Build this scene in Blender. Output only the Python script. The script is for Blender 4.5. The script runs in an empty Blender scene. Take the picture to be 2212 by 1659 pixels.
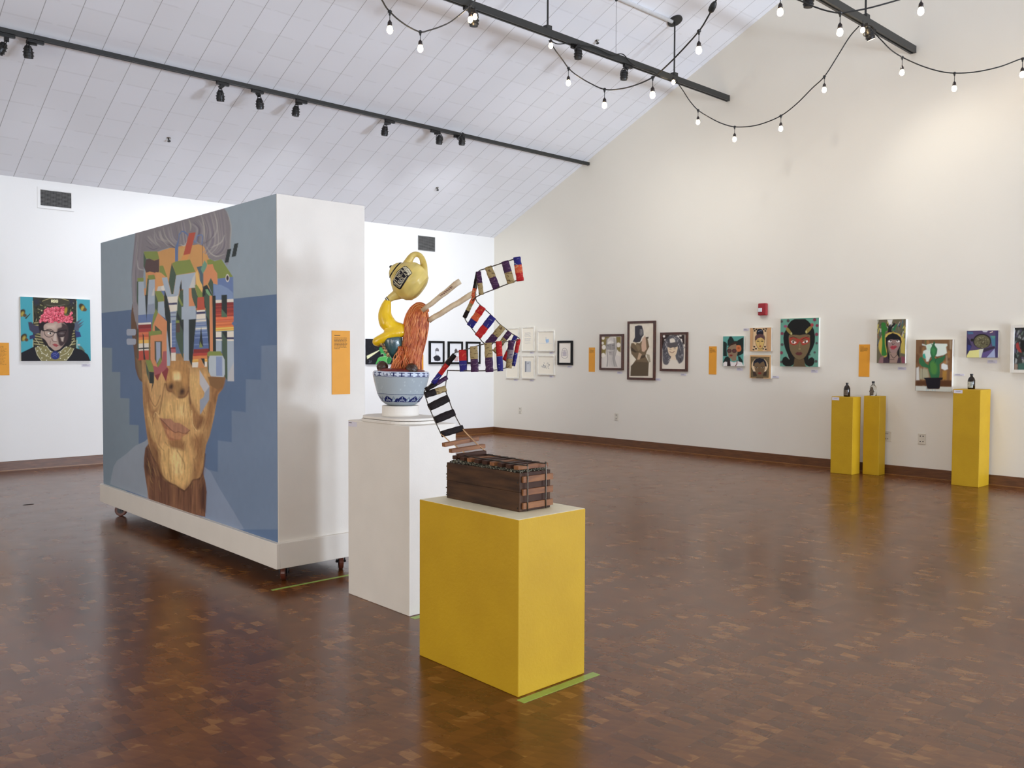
import bpy, math, random
import numpy as np
from mathutils import Vector, Matrix
random.seed(7); RNG = np.random.default_rng(7)
SC = bpy.context.scene; COL = SC.collection
PI = math.pi
# ---------- camera solved from the photograph's vanishing lines ----------
FPX, CX, CY = 1861.27, 1106.0, 829.5
CAM = np.array([0, 0, 1.45])
def _basis(yaw, pitch, roll):
    F = np.array([math.cos(yaw)*math.cos(pitch), math.sin(yaw)*math.cos(pitch), math.sin(pitch)])
    R = np.array([math.sin(yaw), -math.cos(yaw), 0]); U = np.cross(R, F)
    c, s = math.cos(roll), math.sin(roll)
    return F, c*R+s*U, -s*R+c*U
F_, R_, U_ = _basis(math.radians(47.20129), math.radians(-1.92453), math.radians(.23895))
def ray(x, y): return F_*FPX + R_*(x-CX) - U_*(y-CY)
def on(x, y, ax, v):                       # the point of the plane axis = v seen at a photo pixel
    d = ray(x, y); return CAM + d*((v-CAM[ax])/d[ax])
def at(x, y, depth): return CAM + ray(x, y)*(depth/FPX)
def onplane(x, y, p0, n):
    d = ray(x, y); return CAM + d*(np.dot(np.array(p0)-CAM, n)/np.dot(d, n))
def proj(P):
    Q = P-CAM; f = Q@F_
    return CX+FPX*(Q@R_)/f, CY-FPX*(Q@U_)/f
XG, YL, ZW, SL = 10.63, 11.98, 3.613, .4507
def ceilz(y): return ZW+SL*(YL-y)
def onceil(x, y): return onplane(x, y, (0, YL, ZW), np.array([0, SL, 1.]))

cam = bpy.data.cameras.new('camera'); co = bpy.data.objects.new('camera', cam); COL.objects.link(co)
cam.sensor_fit = 'HORIZONTAL'; cam.sensor_width = 36; cam.lens = 36*FPX/2212; cam.clip_start = .05
co.matrix_world = Matrix(((R_[0], U_[0], -F_[0], CAM[0]), (R_[1], U_[1], -F_[1], CAM[1]), (R_[2], U_[2], -F_[2], CAM[2]), (0, 0, 0, 1)))
SC.camera = co

# ---------- materials ----------
def s2l(c):
    c = np.asarray(c, float)/255
    return np.where(c <= .04045, c/12.92, ((c+.055)/1.055)**2.4)
def nodes(name):
    m = bpy.data.materials.new(name); m.use_nodes = True
    nt = m.node_tree; b = nt.nodes['Principled BSDF']
    return m, nt, b
def ND(nt, typ, ins=None, **kw):
    n = nt.nodes.new(typ)
    for k, v in kw.items(): setattr(n, k, v)
    for k, v in (ins or {}).items():
        if hasattr(v, 'is_linked') or isinstance(v, bpy.types.NodeSocket): nt.links.new(v, n.inputs[k])
        else: n.inputs[k].default_value = v
    return n
def ramp(nt, fac, stops):
    r = nt.nodes.new('ShaderNodeValToRGB'); nt.links.new(fac, r.inputs[0])
    e = r.color_ramp.elements
    while len(e) < len(stops): e.new(.5)
    for el, (p, c) in zip(e, stops): el.position = p; el.color = (*c, 1)
    return r.outputs[0]
def pm(name, rgb, rough=.5, metal=0, var=.06, scale=12, bump=0, bscale=60, spec=.5, stretch=(1, 1, 1), rgb2=None, coat=0):
    m, nt, b = nodes(name); c = s2l(rgb)
    geo = ND(nt, 'ShaderNodeTexCoord').outputs['Object']
    mp = ND(nt, 'ShaderNodeMapping', {'Vector': geo, 'Scale': stretch}).outputs[0]
    n = ND(nt, 'ShaderNodeTexNoise', {'Vector': mp, 'Scale': scale, 'Detail': 4}).outputs[0]
    c2 = s2l(rgb2) if rgb2 else c*(1+var)
    c1 = c if rgb2 else c*(1-var)
    nt.links.new(ramp(nt, n, [(.35, c1), (.65, np.minimum(c2, 1))]), b.inputs['Base Color'])
    b.inputs['Roughness'].default_value = rough; b.inputs['Metallic'].default_value = metal
    b.inputs['Specular IOR Level'].default_value = spec
    if coat: b.inputs['Coat Weight'].default_value = coat; b.inputs['Coat Roughness'].default_value = .1
    if bump:
        n2 = ND(nt, 'ShaderNodeTexNoise', {'Vector': mp, 'Scale': bscale, 'Detail': 5}).outputs[0]
        bp = ND(nt, 'ShaderNodeBump', {'Height': n2, 'Strength': bump, 'Distance': .01})
        nt.links.new(bp.outputs[0], b.inputs['Normal'])
    return m
def emis(name, rgb, st):
    m, nt, b = nodes(name); b.inputs['Base Color'].default_value = (*s2l(rgb), 1)
    b.inputs['Emission Color'].default_value = (*s2l(rgb), 1); b.inputs['Emission Strength'].default_value = st
    return m
def paintmat(name='artist_paint', rough=.6, bump=.15, bscale=220):
    m, nt, b = nodes(name)
    a = ND(nt, 'ShaderNodeAttribute', attribute_name='Col')
    nt.links.new(a.outputs['Color'], b.inputs['Base Color'])
    b.inputs['Roughness'].default_value = rough; b.inputs['Specular IOR Level'].default_value = .25
    n2 = ND(nt, 'ShaderNodeTexNoise', {'Vector': ND(nt, 'ShaderNodeTexCoord').outputs['Object'], 'Scale': bscale, 'Detail': 4}).outputs[0]
    bp = ND(nt, 'ShaderNodeBump', {'Height': n2, 'Strength': bump, 'Distance': .002})
    nt.links.new(bp.outputs[0], b.inputs['Normal'])
    return m
M = {}
M['wall'] = pm('wall_paint', (235, 231, 219), .6, var=.012, scale=.8, bump=.05, bscale=90, spec=.3)
M['wall_left'] = pm('wall_paint_whiter', (238, 238, 236), .6, var=.012, scale=.9, bump=.05, bscale=90, spec=.3)  # slightly whiter than the other walls
M['plaster'] = pm('display_white', (226, 220, 210), .5, var=.02, scale=5, bump=.06, bscale=120, spec=.35)
M['edge_white'] = pm('canvas_edge_white', (225, 222, 212), .6)
M['yellow'] = pm('plinth_yellow', (196, 156, 26), .55, rgb2=(189, 149, 24), scale=4, bump=.12, bscale=70, spec=.35)
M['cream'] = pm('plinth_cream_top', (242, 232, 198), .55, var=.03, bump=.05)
M['trim'] = pm('baseboard_oak', (116, 74, 42), .38, rgb2=(88, 54, 30), scale=6, stretch=(1, 1, 14), bump=.05)
M['shoe'] = pm('shoe_mould', (138, 96, 54), .3)
M['black'] = pm('black_metal', (34, 34, 34), .38, metal=.3, var=.1)
M['track'] = pm('track_black', (36, 37, 36), .42, var=.05, scale=3)
M['rubber'] = pm('black_rubber', (18, 17, 17), .5)
M['frame_black'] = pm('frame_black', (13, 12, 12), .5, spec=.2)
M['frame_white'] = pm('frame_white', (232, 228, 216), .45)
M['frame_brown'] = pm('frame_walnut', (84, 40, 22), .35, rgb2=(60, 30, 18), scale=20)
M['mat'] = pm('mat_board', (240, 237, 228), .75, var=.01)
M['orange'] = pm('orange_card', (232, 160, 44), .6, var=.02)
M['ink'] = pm('printed_ink', (60, 42, 20), .7)
M['card'] = pm('label_card_paper', (216, 212, 222), .7, var=.01)
M['cardink'] = pm('card_ink', (150, 148, 160), .7)
M['plate'] = pm('outlet_plate_ivory', (222, 216, 200), .4)
M['slot'] = pm('outlet_slot', (40, 36, 32), .5)
M['tape'] = pm('green_tape', (150, 178, 84), .35, var=.06, scale=30)
M['chrome'] = pm('steel', (190, 190, 188), .25, metal=1)
M['wheel'] = pm('caster_wheel_brown', (92, 44, 30), .35)
M['hub'] = pm('caster_hub', (30, 28, 34), .3, metal=.4)
M['vent'] = pm('vent_louvre', (122, 122, 120), .5)
M['ventback'] = pm('vent_dark', (22, 22, 24), .7)
M['alarm'] = pm('alarm_red', (150, 18, 30), .3, spec=.6)
M['lens'] = pm('strobe_lens', (225, 228, 230), .12)
M['paint'] = paintmat()
M['glaze'] = paintmat('glazed_paint', .24, .7, 28)
M['bulb'] = emis('bulb_glow', (255, 222, 170), 50)
M['lamp_lens'] = emis('lamp_lens_glow', (255, 236, 205), 2.5)
M['socket'] = pm('bulb_socket', (30, 20, 18), .45)
M['cable'] = pm('string_cable', (20, 22, 22), .5)
M['conduit'] = pm('white_conduit', (225, 226, 228), .4)

# ---------- mesh builder ----------
class MB:
    def __init__(s): s.v = []; s.f = []; s.m = []
    def add(s, vs, fs, mi=0):
        o = len(s.v); s.v += [tuple(map(float, p)) for p in vs]
        s.f += [tuple(o+i for i in f) for f in fs]; s.m += [mi]*len(fs); return s
    def box(s, x0, x1, y0, y1, z0, z1, mi=0):
        vs = [(x, y, z) for x in (x0, x1) for y in (y0, y1) for z in (z0, z1)]
        return s.add(vs, [(0, 1, 3, 2), (4, 6, 7, 5), (0, 4, 5, 1), (2, 3, 7, 6), (0, 2, 6, 4), (1, 5, 7, 3)], mi)
    def obox(s, c, ax, h, mi=0):
        c = np.array(c, float); ax = [np.array(a, float)/np.linalg.norm(a) for a in ax]
        vs = [c+ax[0]*h[0]*i+ax[1]*h[1]*j+ax[2]*h[2]*k for i in (-1, 1) for j in (-1, 1) for k in (-1, 1)]
        return s.add(vs, [(0, 1, 3, 2), (4, 6, 7, 5), (0, 4, 5, 1), (2, 3, 7, 6), (0, 2, 6, 4), (1, 5, 7, 3)], mi)
    def tube(s, path, r, n=8, mi=0, cap=True, flat=None, up=None):
        P = [np.array(p, float) for p in path]; N = len(P)
        r = list(r) if hasattr(r, '__len__') else [r]*N
        prev = None; vs = []
        for i, p in enumerate(P):
            t = P[min(i+1, N-1)]-P[max(i-1, 0)]; t = t/(np.linalg.norm(t)+1e-9)
            if prev is None:
                a = np.array(up if up is not None else ((0, 0, 1) if abs(t[2]) < .9 else (1, 0, 0)), float)
            else: a = prev
            a = a-t*np.dot(a, t); a /= np.linalg.norm(a)+1e-9; b = np.cross(t, a); prev = a
            for k in range(n):
                g = 2*PI*k/n; vs.append(p+(a*math.cos(g)*(flat or 1)+b*math.sin(g))*r[i])
        fs = [(i*n+k, i*n+(k+1) % n, (i+1)*n+(k+1) % n, (i+1)*n+k) for i in range(N-1) for k in range(n)]
        if cap: fs += [tuple(range(n-1, -1, -1)), tuple((N-1)*n+k for k in range(n))]
        return s.add(vs, fs, mi)
    def lathe(s, prof, c=(0, 0, 0), axis=(0, 0, 1), n=24, mi=0):
        a = np.array(axis, float); a /= np.linalg.norm(a)
        u = np.cross(a, (0, 1, 0) if abs(a[1]) < .9 else (1, 0, 0)); u /= np.linalg.norm(u); w = np.cross(a, u)
        c = np.array(c, float); N = len(prof); vs = []
        for (t, r) in prof:
            for k in range(n): g = 2*PI*k/n; vs.append(c+a*t+(u*math.cos(g)+w*math.sin(g))*r)
        fs = [(i*n+k, i*n+(k+1) % n, (i+1)*n+(k+1) % n, (i+1)*n+k) for i in range(N-1) for k in range(n)]
        fs += [tuple(range(n-1, -1, -1)), tuple((N-1)*n+k for k in range(n))]
        return s.add(vs, fs, mi)
    def ball(s, c, r, n=12, m=8, mi=0, jit=0):
        c = np.array(c, float); r = np.array(r if hasattr(r, '__len__') else [r]*3, float); vs = []
        for i in range(m+1):
            t = PI*i/m
            for k in range(n):
                g = 2*PI*k/n; q = 1+random.uniform(-jit, jit)
                vs.append(c+r*q*np.array([math.sin(t)*math.cos(g), math.sin(t)*math.sin(g), math.cos(t)]))
        fs = [(i*n+k, (i+1)*n+k, (i+1)*n+(k+1) % n, i*n+(k+1) % n) for i in range(m) for k in range(n)]
        return s.add(vs, fs, mi)
    def build(s, name, mats, parent=None, origin=None, smooth=False, bevel=0, remesh=0, sub=0):
        if parent is not None: og = ORG[parent.as_pointer()]
        elif origin is not None: og = np.array(origin, float)
        else:
            V = np.array(s.v); og = np.array([(V[:, 0].min()+V[:, 0].max())/2, (V[:, 1].min()+V[:, 1].max())/2, V[:, 2].min()])
        me = bpy.data.meshes.new(name)
        me.from_pydata([tuple(np.array(p)-og) for p in s.v], [], s.f)
        for m in (mats if isinstance(mats, (list, tuple)) else [mats]): me.materials.append(M[m] if isinstance(m, str) else m)
        me.polygons.foreach_set('material_index', s.m)
        if smooth: me.polygons.foreach_set('use_smooth', [True]*len(s.f))
        me.update()
        o = bpy.data.objects.new(name, me); COL.objects.link(o)
        if parent is not None: o.parent = parent
        else: o.location = og
        ORG[o.as_pointer()] = og
        if remesh:
            md = o.modifiers.new('remesh', 'REMESH'); md.mode = 'VOXEL'; md.voxel_size = remesh; md.use_smooth_shade = True
            sm = o.modifiers.new('smooth', 'SMOOTH'); sm.iterations = 6; sm.factor = .5
        if bevel:
            bv = o.modifiers.new('bevel', 'BEVEL'); bv.width = bevel; bv.segments = 2; bv.limit_method = 'ANGLE'
        if sub:
            sb = o.modifiers.new('sub', 'SUBSURF'); sb.levels = sub; sb.render_levels = sub
        return o
ORG = {}
def empty(name, loc):
    o = bpy.data.objects.new(name, None); COL.objects.link(o); o.location = loc; o.empty_display_size = .05
    ORG[o.as_pointer()] = np.array(loc, float); return o
def tag(o, label=None, cat=None, group=None, kind=None):
    if label: o['label'] = label
    if cat: o['category'] = cat
    if group: o['group'] = group
    if kind: o['kind'] = kind
    return o
def st(o): o['kind'] = 'structure'; return o
def copy_tree(o, parent=None):
    c = o.copy(); COL.objects.link(c); c.parent = parent
    for ch in list(o.children): copy_tree(ch, c)
    return c
def curve(pts, n=8, closed=False):
    P = np.array(pts, float); N = len(P); out = []
    rng = range(N if closed else N-1)
    for i in rng:
        g = lambda k: P[k % N] if closed else P[min(max(k, 0), N-1)]
        p0, p1, p2, p3 = g(i-1), g(i), g(i+1), g(i+2)
        for j in range(n):
            t = j/n
            out.append(.5*((2*p1)+(-p0+p2)*t+(2*p0-5*p1+4*p2-p3)*t*t+(-p0+3*p1-3*p2+p3)*t**3))
    if not closed: out.append(P[-1])
    return np.array(out)

# ---------- painter: lays an artist's flat colours on the vertices of a surface ----------
GLY = {'I': 'M0 0L0 6', 'N': 'M0 6L0 0L4 6L4 0', 'C': 'M4 1L3 0L1 0L0 1L0 5L1 6L3 6L4 5', 'A': 'M0 6L2 0L4 6M1 4L3 4', 'K': 'M0 0L0 6M4 0L0 3L4 6',
       'O': 'M1 0L3 0L4 1L4 5L3 6L1 6L0 5L0 1L1 0', 'L': 'M0 0L0 6L4 6', 'R': 'M0 6L0 0L3 0L4 1L4 2L3 3L0 3M2 3L4 6', 'B': 'M0 6L0 0L3 0L4 1L3 3L0 3M3 3L4 5L3 6L0 6',
       'G': 'M4 1L3 0L1 0L0 1L0 5L1 6L3 6L4 5L4 3L2 3', 'H': 'M0 0L0 6M4 0L4 6M0 3L4 3'}
class Paint:
    def __init__(s, x, y, base=(128, 128, 128)):
        s.x = x; s.y = y; s.c = np.empty((len(x), 3)); s.c[:] = s2l(base); s.o = (0, 0, 1)
        s.mask = None
    def z(s, ox, oy, sc): s.o = (ox, oy, sc); return s
    def T(s, pts):
        if isinstance(pts, str): pts = [float(t) for t in pts.split()]
        P = np.array(pts, float).reshape(-1, 2); return P/s.o[2]+np.array(s.o[:2])
    def _sel(s, P, m):
        k = (s.x > P[:, 0].min()-m) & (s.x < P[:, 0].max()+m) & (s.y > P[:, 1].min()-m) & (s.y < P[:, 1].max()+m)
        if s.mask is not None: k &= s.mask
        return np.nonzero(k)[0]
    def _mix(s, i, a, c):
        a = np.clip(a, 0, 1)[:, None]; s.c[i] = s.c[i]*(1-a)+s2l(c)*a
    def P(s, c, pts, soft=.9, smooth=False, op=1, closed=True):
        P = s.T(pts)
        if smooth: P = curve(P, 5, True)
        i = s._sel(P, soft)
        if not len(i): return s
        x, y = s.x[i], s.y[i]; ins = np.zeros(len(i), bool); d2 = np.full(len(i), 1e9)
        for a, b in zip(P, np.roll(P, -1, 0)):
            cnd = (a[1] > y) != (b[1] > y)
            with np.errstate(divide='ignore', invalid='ignore'):
                xi = (b[0]-a[0])*(y-a[1])/(b[1]-a[1]+1e-12)+a[0]
            ins ^= cnd & (x < xi)
            e = b-a; t = np.clip(((x-a[0])*e[0]+(y-a[1])*e[1])/(e@e+1e-12), 0, 1)
            d2 = np.minimum(d2, (x-a[0]-t*e[0])**2+(y-a[1]-t*e[1])**2)
        sd = np.sqrt(d2)*np.where(ins, 1, -1)
        s._mix(i, (sd/soft+.5)*op, c); return s
    def L(s, c, w, pts, soft=.8, smooth=True, op=1, taper=False):
        P = s.T(pts); w = w/s.o[2]
        if smooth and len(P) > 2: P = curve(P, 5)
        i = s._sel(P, w+soft)
        if not len(i): return s
        x, y = s.x[i], s.y[i]; best = np.full(len(i), -1e9); n = len(P)-1
        for k, (a, b) in enumerate(zip(P[:-1], P[1:])):
            e = b-a; t = np.clip(((x-a[0])*e[0]+(y-a[1])*e[1])/(e@e+1e-12), 0, 1)
            d = np.sqrt((x-a[0]-t*e[0])**2+(y-a[1]-t*e[1])**2)
            ww = w*(math.sin(PI*min(1, (k+.6)/(n+.2))) if taper else 1)
            best = np.maximum(best, ww/2-d)
        s._mix(i, (best/soft+.5)*op, c); return s
    def E(s, c, cx, cy, rx, ry, soft=.9, rot=0, op=1):
        q = s.T([cx, cy])[0]; rx /= s.o[2]; ry /= s.o[2]; m = max(rx, ry)+soft
        i = s._sel(np.array([q]), m)
        if not len(i): return s
        dx, dy = s.x[i]-q[0], s.y[i]-q[1]; g = math.radians(rot)
        u = (dx*math.cos(g)+dy*math.sin(g))/rx; v = (-dx*math.sin(g)+dy*math.cos(g))/ry
        sd = (1-np.sqrt(u*u+v*v))*min(rx, ry)
        s._mix(i, (sd/soft+.5)*op, c); return s
    def stroke(s, c, txt, x, y, h, w, ang=0, adv=1.35, ww=None):
        g = math.radians(ang); e1 = np.array([math.cos(g), -math.sin(g)]); e2 = np.array([math.sin(g), math.cos(g)])
        cw = ww or h*.62
        for k, ch in enumerate(txt):
            for seg in GLY[ch].split('M')[1:]:
                pp = []
                for q in seg.split('L'):
                    a, b = map(float, q.split())
                    p = np.array([x, y])+e1*(k*cw*adv+a/4*cw)+e2*(b/6*h); pp += list(p)
                s.L(c, w, pp, soft=.5, smooth=False)
        return s
    def noise(s, amp, sx, sy, seed=0, poly=None):
        r = np.random.default_rng(seed); G = r.random((64, 64))
        u, v = s.x/sx, s.y/sy; iu, iv = np.floor(u).astype(int), np.floor(v).astype(int); fu, fv = u-iu, v-iv
        fu, fv = fu*fu*(3-2*fu), fv*fv*(3-2*fv); g = lambda a, b: G[a % 64, b % 64]
        n = (g(iu, iv)*(1-fu)*(1-fv)+g(iu+1, iv)*fu*(1-fv)+g(iu, iv+1)*(1-fu)*fv+g(iu+1, iv+1)*fu*fv)-.5
        f = 1+amp*2*n
        if poly is not None:
            P = s.T(poly); x, y = s.x, s.y; ins = np.zeros(len(x), bool)
            for a, b in zip(P, np.roll(P, -1, 0)):
                cnd = (a[1] > y) != (b[1] > y); xi = (b[0]-a[0])*(y-a[1])/(b[1]-a[1]+1e-12)+a[0]; ins ^= cnd & (x < xi)
            f = np.where(ins, f, 1)
        s.c *= f[:, None]; return s
def setcol(me, c):
    a = me.color_attributes.new('Col', 'FLOAT_COLOR', 'POINT')
    a.data.foreach_set('color', np.concatenate([c, np.ones((len(c), 1))], 1).astype(np.float32).ravel())
def gridmesh(name, P, nu, nv, mat, parent, col=None, smooth=False, closed=False):  # one name for window light and the added fill lamps
    og = ORG[parent.as_pointer()]
    i = np.arange(nu-1+(1 if closed else 0))[:, None]; j = np.arange(nv-1)[None]; i2 = (i+1) % nu
    q = np.stack([i*nv+j, i2*nv+j, i2*nv+j+1, i*nv+j+1], -1).reshape(-1, 4)
    me = bpy.data.meshes.new(name); me.vertices.add(len(P)); me.vertices.foreach_set('co', (P-og).astype(np.float32).ravel())
    me.loops.add(q.size); me.loops.foreach_set('vertex_index', q.ravel().astype(np.int32))
    me.polygons.add(len(q)); me.polygons.foreach_set('loop_start', np.arange(0, q.size, 4, dtype=np.int32))
    me.update(calc_edges=True); me.materials.append(M[mat])
    if smooth: me.polygons.foreach_set('use_smooth', [True]*len(q))
    if col is not None: setcol(me, col)
    o = bpy.data.objects.new(name, me); COL.objects.link(o); o.parent = parent; ORG[o.as_pointer()] = og
    return o
def canvas(name, parent, ax, v, a0, a1, z0, z1, fn, gain=1., nu=80, nv=100, base=(128, 128, 128)):
    A, Z = np.meshgrid(np.linspace(a0, a1, nu), np.linspace(z0, z1, nv), indexing='ij'); A = A.ravel(); Z = Z.ravel()
    P = np.stack([np.full_like(A, v), A, Z], 1) if ax == 0 else np.stack([A, np.full_like(A, v), Z], 1)
    x, y = proj(P); p = Paint(x, y, base); fn(p)
    return gridmesh(name, P, nu, nv, 'paint', parent, np.clip(p.c*gain, .004, .93))

# ================= ROOM =================
YR, XF, YT = -7.0, -5.0, 2.0        # right wall, front wall, ridge line
ZT = ceilz(YT); ZR = ZT-SL*(YT-YR)
X0 = XF-.15
def floor_mat():
    m, nt, b = nodes('parquet_floor')
    pos = ND(nt, 'ShaderNodeNewGeometry').outputs['Position']
    sp = ND(nt, 'ShaderNodeSeparateXYZ', {0: pos})
    def MT(op, a, b_=0.0, c=None):
        d = {0: a, 1: b_}
        if c is not None: d[2] = c
        return ND(nt, 'ShaderNodeMath', d, operation=op).outputs[0]
    wob = ND(nt, 'ShaderNodeTexNoise', {'Vector': pos, 'Scale': 9., 'Detail': 2.}).outputs[0]
    wx = MT('ADD', sp.outputs[0], MT('MULTIPLY', MT('SUBTRACT', wob, .5), .012))
    row = MT('FLOOR', MT('DIVIDE', sp.outputs[1], .085))
    rnd = ND(nt, 'ShaderNodeTexWhiteNoise', {'W': row}, noise_dimensions='1D').outputs[0]
    cx = MT('FLOOR', MT('ADD', MT('DIVIDE', wx, .052), rnd))
    cell = ND(nt, 'ShaderNodeCombineXYZ', {0: cx, 1: row}).outputs[0]
    wn = ND(nt, 'ShaderNodeTexWhiteNoise', {'Vector': cell}, noise_dimensions='3D').outputs[0]
    low = ND(nt, 'ShaderNodeTexNoise', {'Vector': ND(nt, 'ShaderNodeMapping', {'Vector': pos, 'Scale': (.8, 4.6, 1)}).outputs[0], 'Scale': 1.6, 'Detail': 3.}).outputs[0]
    diag = MT('FRACT', MT('ADD', MT('DIVIDE', wx, .052), MT('DIVIDE', sp.outputs[1], .085)))
    par = MT('MULTIPLY', MT('FRACT', MT('MULTIPLY', cx, .5)), .16)
    f = MT('ADD', MT('ADD', MT('MULTIPLY', wn, .36), par), MT('MULTIPLY', low, .68))
    f = MT('ADD', f, MT('MULTIPLY', MT('SUBTRACT', diag, .5), .10))
    col = ramp(nt, f, [(.30, s2l((88, 50, 24))), (.48, s2l((100, 57, 26))), (.62, s2l((110, 64, 29))), (.745, s2l((118, 70, 32))), (.765, s2l((136, 88, 44))), (.9, s2l((148, 100, 52)))])
    # growth rings on the end-grain blocks
    wv = ND(nt, 'ShaderNodeTexWave', {'Vector': ND(nt, 'ShaderNodeVectorMath', {0: pos, 1: ND(nt, 'ShaderNodeCombineXYZ', {0: wn, 1: rnd}).outputs[0]}, operation='ADD').outputs[0], 'Scale': 26., 'Distortion': 5., 'Detail Scale': 1.4}, wave_type='RINGS').outputs[0]
    mk = MT('MULTIPLY', MT('GREATER_THAN', low, .57), .16)
    mx = ND(nt, 'ShaderNodeMix', {'Factor': MT('MULTIPLY', wv, mk), 'A': col, 'B': (.05, .02, .01, 1)}, data_type='RGBA')
    mx.inputs[6].default_value = (1, 1, 1, 1); nt.links.new(col, mx.inputs[6]); mx.inputs[7].default_value = (.045, .018, .008, 1)
    # patina
    pat = ND(nt, 'ShaderNodeTexNoise', {'Vector': pos, 'Scale': .55, 'Detail': 3.}).outputs[0]
    hsv = ND(nt, 'ShaderNodeHueSaturation', {'Color': mx.outputs[2], 'Value': MT('ADD', .82, MT('MULTIPLY', pat, .36))})
    nt.links.new(hsv.outputs[0], b.inputs['Base Color'])
    r = MT('ADD', .2, MT('MULTIPLY', ND(nt, 'ShaderNodeTexNoise', {'Vector': pos, 'Scale': 5., 'Detail': 4.}).outputs[0], .12))
    nt.links.new(r, b.inputs['Roughness']); b.inputs['Specular IOR Level'].default_value = .38
    b.inputs['Coat Weight'].default_value = .12; b.inputs['Coat Roughness'].default_value = .12
    h = MT('ADD', MT('MULTIPLY', wn, .25), ND(nt, 'ShaderNodeTexNoise', {'Vector': pos, 'Scale': 14., 'Detail': 3.}).outputs[0])
    bp = ND(nt, 'ShaderNodeBump', {'Height': h, 'Strength': .12, 'Distance': .004})
    nt.links.new(bp.outputs[0], b.inputs['Normal'])
    return m
def ceil_mat():
    m, nt, b = nodes('ceiling_tiles')
    pos = ND(nt, 'ShaderNodeNewGeometry').outputs['Position']; sp = ND(nt, 'ShaderNodeSeparateXYZ', {0: pos})
    def MT(op, a, b_=0.0): return ND(nt, 'ShaderNodeMath', {0: a, 1: b_}, operation=op).outputs[0]
    TW = .325
    u = MT('DIVIDE', MT('SUBTRACT', sp.outputs[0], 2.741-TW*30), TW); fu = MT('FRACT', u)
    v = MT('DIVIDE', sp.outputs[1], .297); fv = MT('FRACT', v)
    e1 = MT('LESS_THAN', MT('MINIMUM', fu, MT('SUBTRACT', 1, fu)), .011)
    e2 = MT('LESS_THAN', MT('MINIMUM', fv, MT('SUBTRACT', 1, fv)), .03)
    cell = ND(nt, 'ShaderNodeCombineXYZ', {0: MT('FLOOR', u), 1: MT('FLOOR', v)}).outputs[0]
    wn = ND(nt, 'ShaderNodeTexWhiteNoise', {'Vector': cell}).outputs[0]
    nz = ND(nt, 'ShaderNodeTexNoise', {'Vector': pos, 'Scale': 6., 'Detail': 3.}).outputs[0]
    base = ramp(nt, wn, [(0, s2l((239, 241, 245))), (1, s2l((242, 244, 249)))])
    m1 = ND(nt, 'ShaderNodeMix', {'Factor': MT('MULTIPLY', MT('MULTIPLY', e2, .10), MT('GREATER_THAN', nz, .47))}, data_type='RGBA')
    nt.links.new(base, m1.inputs[6]); m1.inputs[7].default_value = (.35, .33, .32, 1)
    m2 = ND(nt, 'ShaderNodeMix', {'Factor': MT('MULTIPLY', e1, .62)}, data_type='RGBA')
    nt.links.new(m1.outputs[2], m2.inputs[6]); m2.inputs[7].default_value = (.2, .19, .18, 1)
    nt.links.new(m2.outputs[2], b.inputs['Base Color']); b.inputs['Roughness'].default_value = .8; b.inputs['Specular IOR Level'].default_value = .2
    return m
M['floor'] = floor_mat(); M['ceil'] = ceil_mat()
st(MB().box(X0, XG+.15, YR-.15, YL+.15, -.2, 0).build('floor', 'floor'))
st(MB().box(X0, XG+.15, YL, YL+.15, 0, ZW).build('wall_left', 'wall_left'))
DW = [(-4.2, -1.0), (3.2, 6.4)]       # unseen openings added in the front wall to let fill light in
pr = [(YL, 0), (YL, ZW), (YT, ZT), (YR, ZR), (YR, 0)]
for nm, xa, xb in (('wall_back', XG, XG+.15), ('wall_front', X0, XF)):
    if nm == 'wall_front':
        g = MB(); HD = 3.3; ys_ = YR
        for (a, b_) in DW: g.box(xa, xb, ys_, a, 0, HD); g.box(xa, xb, a, b_, 2.9, HD); ys_ = b_
        g.box(xa, xb, ys_, YL, 0, HD); p5 = [(YL, HD), (YL, ZW), (YT, ZT), (YR, ZR), (YR, HD)]
        g.add([(xa, y, z) for y, z in p5]+[(xb, y, z) for y, z in p5], [(0, 1, 2, 3, 4), (9, 8, 7, 6, 5)]+[(i, i+5, (i+1) % 5+5, (i+1) % 5) for i in range(5)])
        st(g.build(nm, 'wall')); continue
    g = MB(); g.add([(xa, y, z) for y, z in pr]+[(xb, y, z) for y, z in pr], [(0, 1, 2, 3, 4), (9, 8, 7, 6, 5)]+[(i, i+5, (i+1) % 5+5, (i+1) % 5) for i in range(5)])
    st(g.build(nm, 'wall'))
for y0, z0, y1, z1 in ((YL+.15, ZW-.0676, YT, ZT), (YT, ZT, YR-.15, ZR-.0676)):
    g = MB(); g.add([(x, y, z+d) for x in (X0, XG+.15) for (y, z) in ((y0, z0), (y1, z1)) for d in (0, .15)], [(0, 1, 3, 2), (4, 6, 7, 5), (0, 4, 5, 1), (2, 3, 7, 6), (0, 2, 6, 4), (1, 5, 7, 3)])
    st(g.build('ceiling', 'ceil'))
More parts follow.
